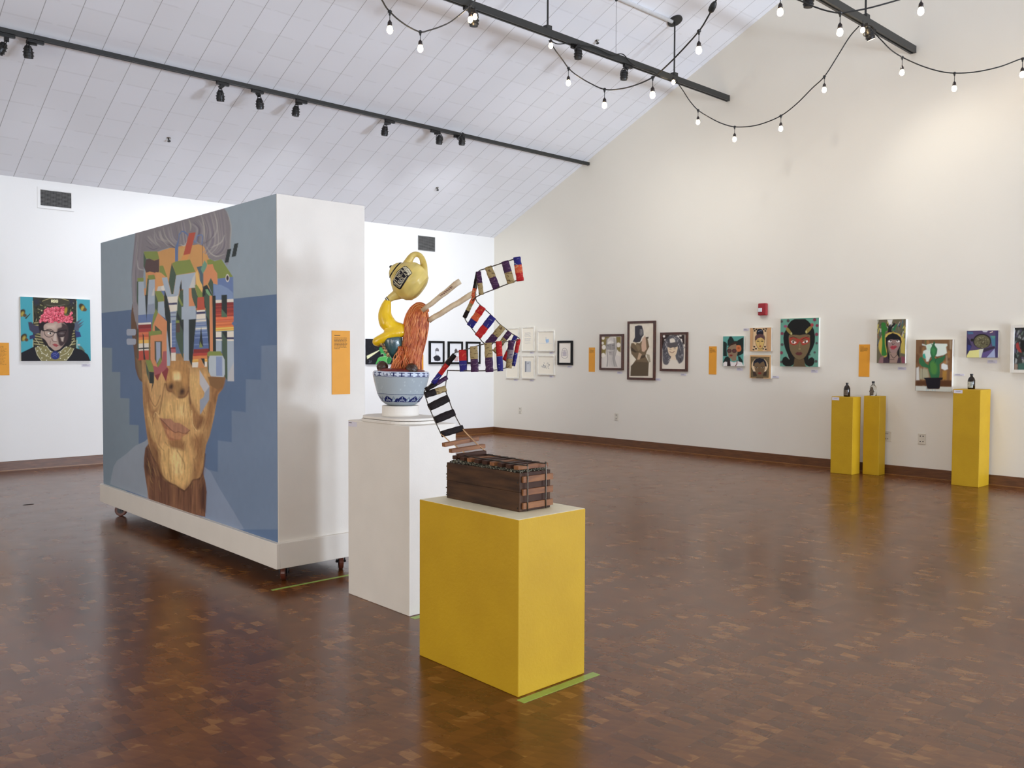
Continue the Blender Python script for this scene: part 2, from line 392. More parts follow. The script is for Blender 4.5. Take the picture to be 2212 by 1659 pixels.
# right wall, unseen; its first two windows were added for general fill
WIN = [(-3.6, -1.2, .9, 2.9), (1.2, 3.6, .9, 2.9), (5.2, 6.9, .15, 3.1), (8.5, 10.3, .15, 3.1)]
g = MB(); xs = X0
for (a, b_, z0, z1) in WIN:
    g.box(xs, a, YR-.15, YR, 0, ZR); g.box(a, b_, YR-.15, YR, 0, z0); g.box(a, b_, YR-.15, YR, z1, ZR); xs = b_
g.box(xs, XG+.15, YR-.15, YR, 0, ZR); st(g.build('wall_right', 'wall'))
for i, (a, b_) in enumerate(DW):
    g = MB(); t = .07
    g.box(XF-.12, XF-.05, a, b_, 2.83, 2.9).box(XF-.12, XF-.05, a, a+t, 0, 2.83).box(XF-.12, XF-.05, b_-t, b_, 0, 2.83).box(XF-.12, XF-.05, (a+b_)/2-.05, (a+b_)/2+.05, 0, 2.83)
    st(g.build('fill_doorway_%d' % (i+1), 'black'))
for i, (a, b_, z0, z1) in enumerate(WIN):
    g = MB(); t = .06
    g.box(a, b_, YR-.12, YR-.04, z0, z0+t).box(a, b_, YR-.12, YR-.04, z1-t, z1).box(a, a+t, YR-.12, YR-.04, z0+t, z1-t).box(b_-t, b_, YR-.12, YR-.04, z0+t, z1-t)
    mx = (a+b_)/2; g.box(mx-.025, mx+.025, YR-.11, YR-.05, z0+t, z1-t)
    st(g.build('window_%d' % (i+1), 'black'))
# baseboards; the shoe's highlight line is put into its paler colour
def baseb(nm, rects, shoe):
    g = MB()
    for r in rects: g.box(*r)
    o = st(g.build(nm, 'trim', bevel=.004))
    s = MB(); s.box(*shoe); s.build('shoe_moulding', 'shoe', o)
baseb('baseboard_left', [(XF, XG-.02, YL-.02, YL, 0, .115)], (XF, XG-.028, YL-.028, YL-.02, 0, .009))
baseb('baseboard_back', [(XG-.02, XG, YR, YL, 0, .115)], (XG-.028, XG-.02, YR, YL-.028, 0, .009))
SC.view_settings.view_transform = 'Standard'; SC.view_settings.look = 'None'; SC.view_settings.gamma = 1
SC.view_settings.use_curve_mapping = False
# ================= MOBILE DISPLAY WALL =================
BX0, BX1, BY0, BY1, BZT = 2.583, 3.228, 4.949, 8.262, 2.447
dw = empty('display_wall', ((BX0+BX1)/2, (BY0+BY1)/2, 0))
tag(dw, 'tall white mobile display wall on casters, painted with a large face mural', 'display wall')
MB().box(BX0, BX1, BY0, BY1, .255, BZT).build('panel', 'plaster', dw, bevel=.004)
g = MB(); s = .025
g.box(BX0-s, BX0, BY0-s, BY1+s, .1, .262).box(BX1, BX1+s, BY0-s, BY1+s, .1, .262).box(BX0, BX1, BY0-s, BY0, .1, .262).box(BX0, BX1, BY1, BY1+s, .1, .262)
g.build('skirt_board', 'plaster', dw, bevel=.003)
MB().box(BX0, BX1, BY0, BY1, .17, .2).build('underside', 'rubber', dw)
def caster(x, y, ang):
    c, s = math.cos(ang), math.sin(ang); ax = (c, s, 0)     # roll direction
    sd = np.array((-s, c, 0)); ce = np.array((x, y, .052))
    f = MB(); f.obox((x, y, .162), (ax, sd, (0, 0, 1)), (.05, .04, .006))
    f.lathe([(0, .02), (.03, .02)], (x, y, .128), n=12)
    for q in (-1, 1): f.obox(ce+sd*.026*q+np.array((0, 0, .04)), (ax, sd, (0, 0, 1)), (.02, .003, .045))
    f.tube([ce-sd*.034, ce+sd*.034], .008, 8)
    fo = f.build('caster_fork', 'hub', dw)
    w = MB(); w.lathe([(-.016, .030), (-.016, .046), (-.012, .052), (.012, .052), (.016, .046), (.016, .030)], ce, sd, 24, 0)
    w.lathe([(-.018, .006), (-.018, .028), (.018, .028), (.018, .006)], ce, sd, 20, 1)
    w.build('wheel', ['wheel', 'hub'], fo, smooth=False)
caster(2.66, 5.02, .9); caster(2.64, 7.98, PI-.72); caster(3.085, 5.03, 1.1); caster(3.12, 7.98, .2)

def mural(p):
    def ZA(): return p.z(260, 440, 7.373)
    def ZB(): return p.z(260, 640, 7.373)
    def ZC(): return p.z(220, 800, 5.53)
    def ZD(): return p.z(200, 400, 3.568)
    ZD(); p.P((74, 96, 126), '0 992 1500 832 1500 3500 0 3500')
    # stepped backdrop
    ZC(); p.P((100, 116, 128), '-200 20 220 20 220 330 330 335 330 650 440 655 440 1000 200 1700 -200 1700')
    p.P((92, 110, 134), '1905 -140 2300 -160 2300 1900 1240 1900 1240 1180 1385 1215 1385 835 1550 860 1550 480 1720 500 1720 105 1905 115')
    ZD(); p.P((92, 110, 134), '1300 1237 1500 1230 1500 1600 1300 1500')
    p.P((100, 116, 128), '60 1250 150 1255 150 1440 60 1440')
    ZC(); p.P((120, 130, 142), '550 815 510 850 400 900 300 990 180 1080 140 1150 115 1260 100 1360 560 1530 600 1200')
    p.P((108, 122, 144), '1220 1150 1300 1210 1400 1400 1570 1680 1700 1900 1200 1900')
    # neck
    p.P((104, 68, 46), '560 870 520 930 505 1040 503 1150 515 1250 560 1530 700 1640 1235 1750 1252 1450 1235 1320 1208 1230 1240 900', 1)
    for i in range(26):
        x = 560+i*26; q = random.uniform(-18, 18)
        p.L(random.choice([(76, 44, 32), (140, 96, 62), (122, 84, 52), (70, 40, 30)]), random.uniform(8, 22), [x, 1180+random.uniform(0, 120)+abs(i-13)*-6, x+q, 1400, x+2*q, 1700], soft=2.5, op=.55)
    p.P((62, 36, 30), '505 1150 520 930 560 900 580 1040 640 1180 640 1300 540 1250', 5, op=.5)
    p.P((62, 36, 30), '1208 1230 1252 1450 1240 1700 1170 1650 1180 1300', 5, op=.55)
    # ear on the left
    ZB(); p.P((92, 66, 48), '190 120 170 300 170 520 205 760 225 950 240 1150 275 1270 305 1335 345 1365 370 1372 372 1000 290 460', 1)
    p.P((112, 92, 58), '240 980 300 1000 350 1100 360 1340 300 1290', 4, op=.7); p.L((52, 34, 28), 18, '250 560 300 760 290 1000', 2.5, op=.7)
    # face
    ZA(); p.P((178, 130, 70), '560 780 700 730 900 675 1160 650 1300 640 1360 720 1420 900 1420 1700 420 1700 400 1060')
    ZC(); face = '470 -200 485 140 492 400 515 590 540 760 558 880 600 1020 675 1130 700 1230 760 1310 820 1345 880 1365 930 1400 985 1432 1020 1400 1060 1350 1085 1305 1130 1300 1175 1275 1210 1180 1230 1000 1245 895 1290 780 1340 560 1368 390 1392 285 1440 225 1462 150 1470 60 1470 -200'
    p.P((150, 112, 66), face, 1); p.P((176, 136, 80), '560 0 1280 0 1300 300 1230 640 1150 900 1060 1280 940 1380 820 1300 720 1100 640 800 560 400', 14, True, .8)
    dk, md, lt, hi = (104, 66, 36), (140, 98, 54), (190, 152, 88), (206, 172, 108)
    for c, pts, s, o in (
        (lt, '700 380 860 330 1040 330 1070 560 1000 620 860 590 700 560', 8, .6), (hi, '900 430 1000 420 1010 540 920 560', 8, .5),
        (md, '500 160 560 200 620 560 640 900 560 860 520 560', 6, .7), (lt, '545 380 575 520 640 700 650 860 590 800 540 560', 4, .6),
        (md, '560 420 600 480 680 420 700 380 640 540 600 560', 5, .7),
        (md, '1040 330 1100 420 1170 520 1240 560 1160 700 1100 660 1060 480', 5, .7), (dk, '1170 560 1240 600 1180 700 1120 690', 5, .5),
        (lt, '1000 60 1150 60 1170 260 1160 420 1080 330 1040 180', 6, .55), (md, '1290 80 1460 60 1450 200 1380 300 1330 520 1260 700 1240 600 1290 320', 5, .8),
        (dk, '1400 60 1465 70 1455 190 1385 280 1360 400 1340 300 1400 180', 5, .6),
        (lt, '690 900 840 880 1000 960 1060 1100 1060 1290 960 1390 860 1340 740 1280 700 1100', 9, .7), (hi, '830 930 900 920 980 1100 960 1240 840 1220', 8, .75),
        (md, '1060 820 1200 780 1210 1150 1160 1270 1090 1280 1110 1060', 8, .6), (dk, '600 900 690 960 690 1130 740 1280 690 1220 640 1090', 6, .6),
        (md, '790 830 960 830 990 960 900 940 820 920', 5, .7), (dk, '560 600 600 900 640 1060 590 1000', 5, .6)):
        p.P(c, pts, s, True, o)
    # nose, nostrils, cheeks
    p.P((160, 116, 60), '800 -80 1020 -80 1040 250 990 310 920 330 860 280 780 240 760 160', 3, True)
    p.P((196, 160, 96), '850 20 930 20 930 110 860 110', 5, True, .9); p.E((206, 178, 124), 900, 90, 40, 44, 9, 0, .8)
    p.P((140, 104, 56), '870 130 960 150 990 290 930 330 880 280', 5, True, .8)
    p.E((92, 60, 36), 820, 205, 44, 54, 9, 20, .8); p.E((92, 60, 36), 965, 265, 44, 56, 9, 25, .8); p.E((50, 32, 24), 830, 192, 16, 26, 5, 20); p.E((50, 32, 24), 958, 252, 18, 28, 5, 25); p.P((120, 84, 48), '770 120 800 240 860 250 900 330 1000 320 1035 240 1010 180 1000 290 920 320 850 280 830 230 790 200', 4, True, .6)
    p.L(dk, 12, '765 160 790 240 830 250', 2.5); p.L(dk, 14, '920 320 990 315 1030 250', 2.5)
    p.L(dk, 12, '750 160 725 300 705 420 690 520', 2.5, op=.8); p.L(dk, 16, '1040 200 1055 400 1085 620 1110 700', 2.5, op=.7)
    p.L((86, 52, 32), 12, '1045 -20 1040 240 1060 400', 2.5, op=.6); p.L(dk, 10, '545 210 575 330 640 430 700 300', 2, op=.7)
    p.L((205, 172, 110), 8, '1072 480 1085 640 1130 720', 2, op=.9); p.L((205, 172, 110), 6, '690 560 640 500 620 560', 2)
    for _ in range(260):                                   # wrinkle strokes
        x = random.uniform(520, 1250); y = random.uniform(350, 1330); d = (x-900)*.12
        p.L(random.choice([dk, md, lt, md]), random.uniform(3, 9), [x, y, x-d*.4+random.uniform(-10, 10), y+60, x-d, y+random.uniform(90, 170)], 2, op=.33, taper=True)
    for pts in ('560 940 620 1060 700 1240 820 1350 880 1375 985 1440 1060 1360 1090 1310 1170 1290 1215 1180 1235 1000',):
        p.L((70, 42, 28), 14, pts, 3, op=.75)
    for pts in ('800 940 800 1150 830 1300', '900 960 980 1100 990 1180', '1100 1060 1110 1200', '700 1000 690 1180 740 1290'):
        p.L(dk, 10, pts, 3, op=.6)
    p.P((146, 92, 58), '690 570 760 620 860 720 1040 745 960 790 950 830 900 835 800 830 740 700', 3, True, .8)
    p.P((152, 104, 76), '690 565 740 578 820 578 870 625 930 630 970 655 1050 712 1000 752 960 745 920 735 880 745 830 715 760 650', 1.2)
    p.L((104, 62, 44), 9, '700 580 780 660 830 712 880 745 915 735 970 755 1010 750 1050 715', 1.2)
    p.P((164, 112, 72), '830 720 880 748 920 738 970 755 1000 752 960 800 940 830 870 820 810 800 740 690', 1.6, op=.7)
    p.noise(.13, 1.6, 16, 21, face); p.noise(.12, 4, 30, 22, face); p.noise(.08, 3, 5, 23, face)
    neck_ = '560 1480 505 1150 560 900 640 1130 800 1345 985 1440 1130 1300 1215 1180 1252 1450 1240 1750 700 1660'; p.noise(.2, 2, 18, 24, neck_)
    for pts in ('620 560 600 700 640 860 680 960', '700 760 680 880 740 960', '560 560 590 700 600 840', '1110 760 1160 900 1120 1060', '1200 760 1180 900 1200 1040', '820 420 830 520', '980 380 975 500', '900 360 905 470', '640 1000 660 1100 720 1240', '760 860 790 900', '990 850 960 910', '1180 420 1230 520', '1300 380 1270 560 1210 720'):
        p.L(dk, 7, pts, 2.5, op=.6)
    # shard shapes on the cheek
    p.P((160, 160, 166), '1170 0 1285 190 1228 270 1170 165'); p.P((124, 134, 150), '1285 190 1283 350 1175 530 1170 355 1215 320 1228 270')
    p.P((150, 104, 56), '1160 -60 1290 -60 1300 120 1440 60 1380 260 1290 330 1285 190 1175 0', 1, op=.0)
    # hair
    ZA(); p.P((112, 108, 113), '240 300 235 500 210 750 195 950 190 1200 195 1660 285 1660 285 1240 360 1210 375 1050 372 760 600 760 640 740 770 700 870 710 900 690 1000 670 1080 650 1160 660 1280 640 1330 680 1360 740 1400 860 1480 905 1640 890 1690 960 1725 940 1755 700 1760 400 1735 240 1690 120 1640 60 1640 -200 240 -200', 1.2)
    p.P((112, 108, 113), '190 1500 300 1500 300 2000 285 2050 230 1800', 1.5)
    ZB(); p.P((118, 114, 118), '195 0 290 0 290 470 240 400 205 230', 1.5)
    ZA()
    R2 = random.Random(3)
    for k in range(120):                                   # swept strands
        t = R2.random(); c = R2.choice([(138, 134, 136), (92, 86, 98), (98, 92, 112), (150, 146, 142), (84, 80, 88), (126, 120, 126)])
        if t < .45:
            a = R2.uniform(250, 1080); b = 560+(a-560)*.72+R2.uniform(-20, 20)
            pts = [a-60, 760-(a-240)*.42-140, a-40+20, 560-(a-600)*.05, a+30+(60 if a < 900 else -40), 640+R2.uniform(-40, 60)-(a > 800)*20]
            if a < 420: pts = [a, 480, a-30, 800, a-70, 1150, a-60, 1560]
        elif t < .9:
            u = R2.random(); pts = [1100+u*560, 330-u*280, 1200+u*470+R2.uniform(-10, 10), 400+u*20, 1180+u*440, 590+u*120, 1330+u*180-60*(u > .6), 660+u*140]
            if u > .45: pts = [1100+u*560, 330-u*280, 1180+u*520, 380+u*60, 1180+u*520, 560+u*150, 1150+u*360, 690+u*190]
        else: u = R2.random(); pts = [300-u*60, 560, 250-u*40, 900, 260-u*60, 1300, 260-u*40, 1640]
        p.L(c, R2.uniform(10, 26), pts, 2, op=.45, taper=True)
    for pts, c in (('1290 190 1330 350 1340 500 1330 600', (160, 156, 146)), ('1090 250 1120 340 1115 430', (158, 154, 140)), ('1480 130 1540 300 1520 480 1400 600', (150, 148, 146)),
                   ('1700 120 1760 350 1750 600 1740 900', (150, 148, 142)), ('1380 700 1440 790 1540 840 1660 800', (156, 154, 148)), ('1660 500 1600 620 1440 700', (160, 158, 152)),
                   ('680 370 720 520 830 650 880 690', (150, 148, 140)), ('540 420 560 600 640 690', (140, 138, 136)), ('960 650 1020 670 1060 600', (170, 168, 160)), ('270 900 290 1030 400 1060', (150, 150, 150)),
                   ('1480 800 1560 805 1640 720 1670 600', (84, 80, 96)), ('420 680 520 730 610 700', (84, 80, 98)), ('1320 640 1440 560 1500 420', (86, 82, 90)), ('760 640 850 690 880 690', (82, 66, 74))):
        p.L(c, 16, pts, 2.2, op=.8, taper=True)
    # graffiti lettering: colours
    LB, WH, GR, DG, BK = (140, 154, 168), (172, 172, 168), (112, 126, 58), (62, 80, 66), (38, 46, 46)
    OR, RD, RB, YL_, BL, DN = (186, 120, 74), (160, 66, 46), (122, 38, 38), (212, 160, 60), (84, 106, 150), (58, 58, 90)
    p.P((80, 102, 142), '870 700 925 560 930 480 980 430 1030 440 1070 480 1140 560 1110 560 1060 500 1010 455 975 450 945 500 925 640 920 925 870 925')
    p.P((176, 140, 78), '925 700 1000 690 1110 690 1100 910 920 920', 3, op=.5)
    p.L(BL, 16, '1170 590 1200 620 1215 560 1230 510 1300 500 1305 560 1300 640', 1); p.L((70, 72, 80), 5, '1305 640 1310 990', .8, smooth=False)
    p.P(RD, '1095 470 1200 455 1110 800 1000 825'); p.P((188, 128, 60), '1000 820 1100 800 1070 890 960 900')
    p.P(BK, '1815 640 1880 622 1840 835 1770 850'); p.P(BK, '1705 730 1768 715 1722 930 1660 942'); p.P((120, 116, 128), '1668 945 1722 935 1700 990')
    p.P(GR, '370 762 590 758 620 880 540 900 440 875 400 880'); p.P(DG, '370 780 410 880 410 1090 370 1000')
    p.P((78, 60, 60), '412 885 460 875 540 905 618 880 618 1080 590 1112 540 1100 470 1080 412 1100 385 1020', 1.2)
    p.P(OR, '430 1110 500 1090 600 1110 620 1400 560 1400 440 1180'); p.P(GR, '440 1140 540 1130 560 1200 440 1215'); p.P(GR, '270 1185 370 1180 370 1240 275 1245')
    p.P(GR, '625 990 680 985 745 1165 655 1175 625 1100'); p.P(DG, '262 1240 290 1240 290 1660 262 1560')
    p.P(LB, '285 1245 370 1240 410 1660 285 1660'); p.P((176, 122, 74), '375 1350 430 1340 410 1620 395 1600'); p.P(DG, '432 1190 455 1200 440 1450 410 1660 395 1560')
    p.P(LB, '455 1215 550 1205 548 1660 430 1660'); p.P(WH, '545 1330 550 1660 425 1660 470 1560 520 1370', 1.5, op=.7)
    p.P((188, 132, 74), '560 1090 650 1100 740 1180 700 1300 560 1390'); p.P((96, 90, 88), '660 1180 700 1175 760 1330 730 1330 660 1250', 1.5, op=0)
    p.P(WH, '600 1320 660 1310 730 1350 700 1385 580 1390'); p.E((190, 186, 178), 690, 1345, 40, 42, 1)
    p.P(GR, '548 1392 650 1392 695 1480 690 1555 600 1560'); p.P(BL, '645 1390 710 1385 700 1480'); p.P(DG, '548 1400 600 1560 600 1660 548 1660')
    p.P(BK, '705 1385 730 1430 775 1600 740 1660 690 1660 700 1500')
    p.P(DG, '818 950 890 1135 830 1510 770 1250 790 1100'); p.P(GR, '825 950 880 920 1108 890 1195 1085 890 1140')
    p.P(LB, '660 1180 745 1170 832 1530 890 1140 1200 1095 1195 1335 1095 1345 1000 1360 975 1365 970 1215 915 1520 910 1560 760 1570')
    p.P(WH, '1150 1180 1190 1110 1190 1335 1095 1345', 1.5, op=.75)
    p.P(BK, '970 1215 980 1365 950 1430 945 1330'); p.P(LB, '998 1340 1090 1340 1090 1660 998 1660'); p.P(DG, '945 1400 1000 1365 1000 1660 905 1660')
    p.P(GR, '925 1470 1000 1610 985 1660 920 1520')
    p.P(OR, '1090 1350 1135 1345 1155 1500 1200 1600 1200 1625 1090 1630'); p.P(DG, '1130 1345 1190 1340 1230 1480 1235 1660 1190 1660 1140 1480')
    p.P(GR, '1185 1300 1220 1280 1310 1420 1320 1490 1235 1500'); p.P((206, 160, 84), '1195 1110 1225 1060 1265 1210 1305 1270 1305 1420 1210 1280')
    p.P((66, 88, 100), '1215 1010 1300 990 1320 1110 1320 1380 1300 1290 1265 1220 1262 1120'); p.P((90, 134, 112), '1340 900 1380 960 1370 1030 1310 1115 1280 1040')
    p.P(GR, '1380 900 1430 880 1500 915 1610 885 1790 1160 1790 1170 1550 1195 1480 1100 1385 960'); p.P(OR, '1390 970 1470 960 1500 1050 1545 1110 1550 1290 1480 1270 1440 1190 1400 1250 1325 1310 1322 1120')
    p.P(BL, '1550 1195 1795 1165 1798 1520 1515 1540 1515 1470 1478 1460 1478 1280 1550 1290'); p.P((104, 126, 162), '1480 1290 1600 1290 1720 1350 1795 1420 1798 1520 1515 1540', 1, op=.7)
    p.E((190, 186, 180), 1706, 1185, 29, 62, 1); p.E((46, 38, 50), 1706, 1185, 19, 44, 1)
    p.P(BK, '1320 1320 1380 1290 1480 1480 1515 1470 1520 1660 1320 1660 1305 1420'); p.P(DG, '1395 1280 1440 1185 1478 1250 1480 1480'); p.P((104, 150, 104), '1355 1370 1390 1360 1460 1480 1440 1500 1370 1420')
    p.P(DG, '1355 1400 1430 1500 1425 1660 1355 1660'); p.P(OR, '1425 1480 1450 1480 1465 1660 1425 1660'); p.P((170, 76, 52), '1235 1500 1320 1490 1340 1660 1225 1660')
    p.P(BK, '1612 1455 1698 1450 1698 1660 1612 1660')
    # lower half of the lettering
    ZB(); q = p.P
    def stripes(x0, x1, rows, sk=-.06):
        for (a, b_, c) in rows: q(c, [x0, a, x1, a+(x1-x0)*sk, x1, b_+(x1-x0)*sk, x0, b_], .8)
    WS = (196, 190, 178); wr = [(60, 108, WS), (108, 200, RB), (160, 175, (146, 62, 48)), (200, 335, (146, 52, 40)), (240, 255, (124, 36, 36)), (290, 300, (176, 70, 46)), (335, 400, (196, 96, 50)), (375, 385, (170, 60, 40)), (400, 500, (184, 90, 46)), (430, 445, (208, 116, 60)), (480, 505, (200, 110, 44)), (505, 560, (224, 170, 60)), (528, 540, (190, 120, 40))]
    q(DG, '945 -20 1000 -20 1000 1000 940 850 880 640 880 270 910 60'); q(BK, '905 240 1005 440 1000 560 890 330', 1, op=.6); q((78, 60, 56), '890 430 950 420 950 570 890 580'); q(GR, '930 -10 1000 140 975 160 925 60'); q(GR, '870 385 940 385 940 425 870 425')
    q(BK, '695 -10 740 -10 800 290 805 1030 740 620 740 400 710 320'); q(LB, '600 90 695 80 715 350 590 265'); q(DG, '548 -10 600 90 595 260 548 230')
    q(LB, '285 -10 548 -10 548 280 285 298'); q(BK, '395 -20 438 -20 430 200 415 380 400 130'); q((120, 132, 152), '430 130 548 110 548 280 420 290', 1, op=.5)
    q(BL, '285 298 548 280 520 410 285 425'); q(BK, '408 200 426 200 416 400')
    stripes(285, 490, [(425, 455, WS), (455, 520, RB), (520, 575, (150, 46, 42)), (575, 620, (190, 96, 54)), (620, 655, (180, 76, 42)), (655, 700, (200, 112, 50)), (700, 755, YL_), (755, 825, WS), (825, 845, BK), (845, 870, WS), (870, 1020, (168, 62, 44))])
    q(BK, '355 590 372 620 380 860 400 1010 370 1010 360 800'); q((104, 92, 50), '450 560 480 620 480 1040 455 1020'); q(DG, '270 520 292 520 292 1000 275 980')
    q(GR, '565 200 600 260 540 400 510 560 490 560 520 320'); q(OR, '600 262 742 400 740 1000 735 1140 540 1140 480 1000 480 620 512 560 520 460')
    q((66, 78, 60), '550 460 660 560 660 610 550 560'); q(OR, '530 560 550 560 545 470 515 480'); q(GR, '455 560 645 545 655 605 460 630')
    q((70, 70, 56), '545 715 662 715 662 1000 640 1110 600 1130 548 1000'); q((132, 144, 164), '568 730 638 730 638 970 575 1080'); q(GR, '640 965 660 1020 625 1120 590 1130 580 1090')
    q((148, 74, 80), '735 870 738 1130 765 1160 725 1355 660 1200 590 1345 545 1260 515 1100 600 1130 660 1040 680 880', 1.2); q((122, 44, 48), '745 1130 768 1165 725 1355 660 1215 700 1180'); q((122, 44, 48), '545 1260 640 1225 590 1345')
    q(GR, '400 1010 480 1020 525 1130 535 1205 455 1195'); q(DG, '400 1040 455 1195 455 1290 465 1385 420 1230'); q(BK, '455 1200 538 1210 535 1370 490 1530 510 1390 465 1385')
    q(LB, '742 520 795 1000 790 1105 745 1110 735 700')
    q(LB, '760 30 915 20 895 240 880 440 805 440 795 260'); q(WS, '745 -10 915 -15 905 230 795 250', 1, op=.75); q(DN, '762 108 905 100 905 132 768 138'); q(LB, '748 -30 915 -40 900 0 750 10')
    for a, b_, c in ((255, 275, (104, 112, 140)), (315, 335, (92, 106, 140))): q(c, [800, a, 885, a-5, 885, b_-5, 800, b_])
    q(WS, '790 430 818 420 818 815 800 820'); q(BL, '818 380 880 380 880 815 818 820')
    for a in (420, 470, 500, 560, 640, 700, 750): q((108, 130, 168), [818, a, 880, a-6, 880, a+8, 818, a+14], .8, op=.7)
    q(RB, '800 815 880 812 880 835 805 838'); q((160, 84, 92), '805 838 880 835 885 895 810 900'); q(WS, '808 900 882 898 882 1028 810 1028')
    q(LB, '1005 -10 1090 -10 1090 160 1200 155 1205 360 1090 370 1095 1030 1010 1025 1008 370 975 370 975 170 1003 165'); q(OR, '1090 -10 1130 -10 1190 155 1090 160'); q(DG, '1145 -10 1235 -10 1215 240 1200 155')
    q(BK, '1090 372 1205 362 1150 1000 1135 1115 1092 1000'); q(BK, '985 372 1008 372 1008 500 1000 640')
    q((166, 68, 46), '1230 20 1330 10 1345 210 1222 222')
    stripes(1205, 1370, [])
    for a, b_, c, x0, x1 in ((222, 250, WS, 1218, 1348), (250, 285, DN, 1215, 1350), (285, 360, WS, 1212, 1358), (360, 380, (140, 146, 156), 1208, 1362), (380, 405, WS, 1206, 1364), (405, 460, (120, 134, 160), 1204, 1368), (425, 440, BL, 1204, 1368), (460, 480, BL, 1202, 1370), (480, 550, (130, 146, 168), 1198, 1376), (505, 525, WS, 1198, 1376), (545, 620, BL, 1192, 1384), (575, 590, (120, 140, 170), 1190, 1386), (620, 840, (70, 92, 138), 1180, 1410), (650, 665, (112, 132, 166), 1186, 1394), (760, 775, (100, 120, 158), 1178, 1404), (840, 905, RB, 1165, 1418), (905, 950, (160, 52, 40), 1160, 1410), (950, 1005, (190, 110, 52), 1155, 1385), (1005, 1050, YL_, 1150, 1385), (1028, 1036, (170, 110, 40), 1150, 1385), (1050, 1130, WS, 1145, 1380)):
        q(c, [x0, a+4, x1, a-8, x1+2, b_-8, x0-2, b_+4], .8)
    q(BK, '1285 480 1320 800 1255 770'); q(GR, '1270 720 1315 815 1255 820'); q(BK, '1280 990 1340 990 1345 1120'); q((176, 118, 64), '1245 990 1282 990 1350 1140 1235 1140')
    q(DG, '1330 -10 1425 -10 1425 400 1420 500 1370 300'); q(BK, '1365 300 1425 400 1425 880 1410 860 1385 520'); q(OR, '1420 -10 1462 -10 1475 880 1425 880'); q(BK, '1468 -10 1518 -10 1525 880 1475 880')
    stripes(1518, 1802, wr); q((76, 98, 134), '1802 400 1770 430 1802 470 1860 440')
    q(BK, '1612 -10 1700 -10 1700 330 1612 330'); q((70, 98, 76), '1612 200 1700 300 1700 330 1612 330')
    q(WS, '1522 565 1612 560 1612 655 1522 660'); q(WS, '1702 560 1805 555 1805 655 1702 658'); q(DN, '1524 655 1805 650 1805 685 1524 682'); q(WS, '1524 682 1805 685 1805 712 1524 705')
    q(LB, '1524 705 1612 705 1612 880 1524 880'); q(LB, '1702 712 1805 712 1812 1355 1705 1350'); q((158, 160, 164), '1805 1050 1812 1355 1705 1350 1730 1200', 1.2, op=.8)
    q(DG, '1615 560 1702 560 1705 1340 1660 1280 1620 900'); q(BK, '1615 560 1702 560 1702 700 1640 600')
    q(GR, '1410 880 1600 878 1625 945 1410 945 1385 960 1385 900'); q(DG, '1385 945 1410 960 1410 1240 1390 1150')
    q((154, 166, 176), '1425 945 1630 945 1660 1010 1665 1240 1645 1288 1440 1275 1410 1200 1405 1000'); q((112, 130, 166), '1525 960 1620 960 1622 1270 1528 1268')
    q((118, 84, 48), '1430 1280 1645 1290 1680 1310 1640 1400 1560 1500 1430 1420 1390 1280', 2, op=.8); q((160, 160, 166), '1265 1185 1415 1440 1345 1535 1265 1400')
    q((136, 144, 158), '98 540 115 522 235 522 248 540 248 600 235 622 115 625 98 605'); q((136, 144, 158), '98 690 115 675 235 675 250 690 250 750 235 770 115 772 100 755')
    g_ = p.c.mean(1, keepdims=True); p.c = g_+(p.c-g_)*.86
    p.z(0, 0, 1); p.noise(.035, 40, 60, 5); p.noise(.02, 6, 14, 9)
o = canvas('mural', dw, 0, BX0-.0015, BY0+.002, BY1-.002, .264, BZT-.002, mural, 1.72, 330, 560, base=(120, 135, 146))
tag(o, 'mural of an aged face broken up by bright block lettering')
def textcard(name, ax, v, a0, a1, z0, z1, label, lines=9, body=.45, parent=None):
    """an orange wall text panel: thin card plus its printed lines (too small to read)"""
    sg = 1 if a1 > a0 else -1; g = MB(); lo, hi = min(a0, a1), max(a0, a1)
    if ax == 0: g.box(v, v+.004, lo, hi, z0, z1)
    else: g.box(lo, hi, v, v+.004, z0, z1)
    root = g.build(name, 'orange'); tag(root, label, 'text panel')
    t = MB(); W = abs(a1-a0); H = z1-z0; r = random.Random(int(abs(a0)*100))
    def bar(u0, u1, w0, w1):
        A, B = a0+sg*u0*W, a0+sg*u1*W; A, B = min(A, B), max(A, B)
        if ax == 0: t.box(v-.0008, v, A, B, w0, w1)
        else: t.box(A, B, v-.0008, v, w0, w1)
    bar(.12, .45, z1-H*.078, z1-H*.07)
    for k in range(lines):
        zz = z1-H*(.11+k*body/max(lines, 1)*.42); x = .12; end = r.uniform(.75, .9) if k < lines-1 else .42
        while x < end:
            w = r.uniform(.03, .1); bar(x, min(x+w, end), zz-H*.0075, zz); x += w+.022
    t.build('printed_text', 'ink', root)
    return root
A, B = on(716.5, 714, 1, BY0), on(755.5, 851, 1, BY0)
textcard('mounted_text_panel', 1, BY0-.0045, A[0], B[0], B[2], A[2], 'orange text panel on the white end of the mobile display wall')
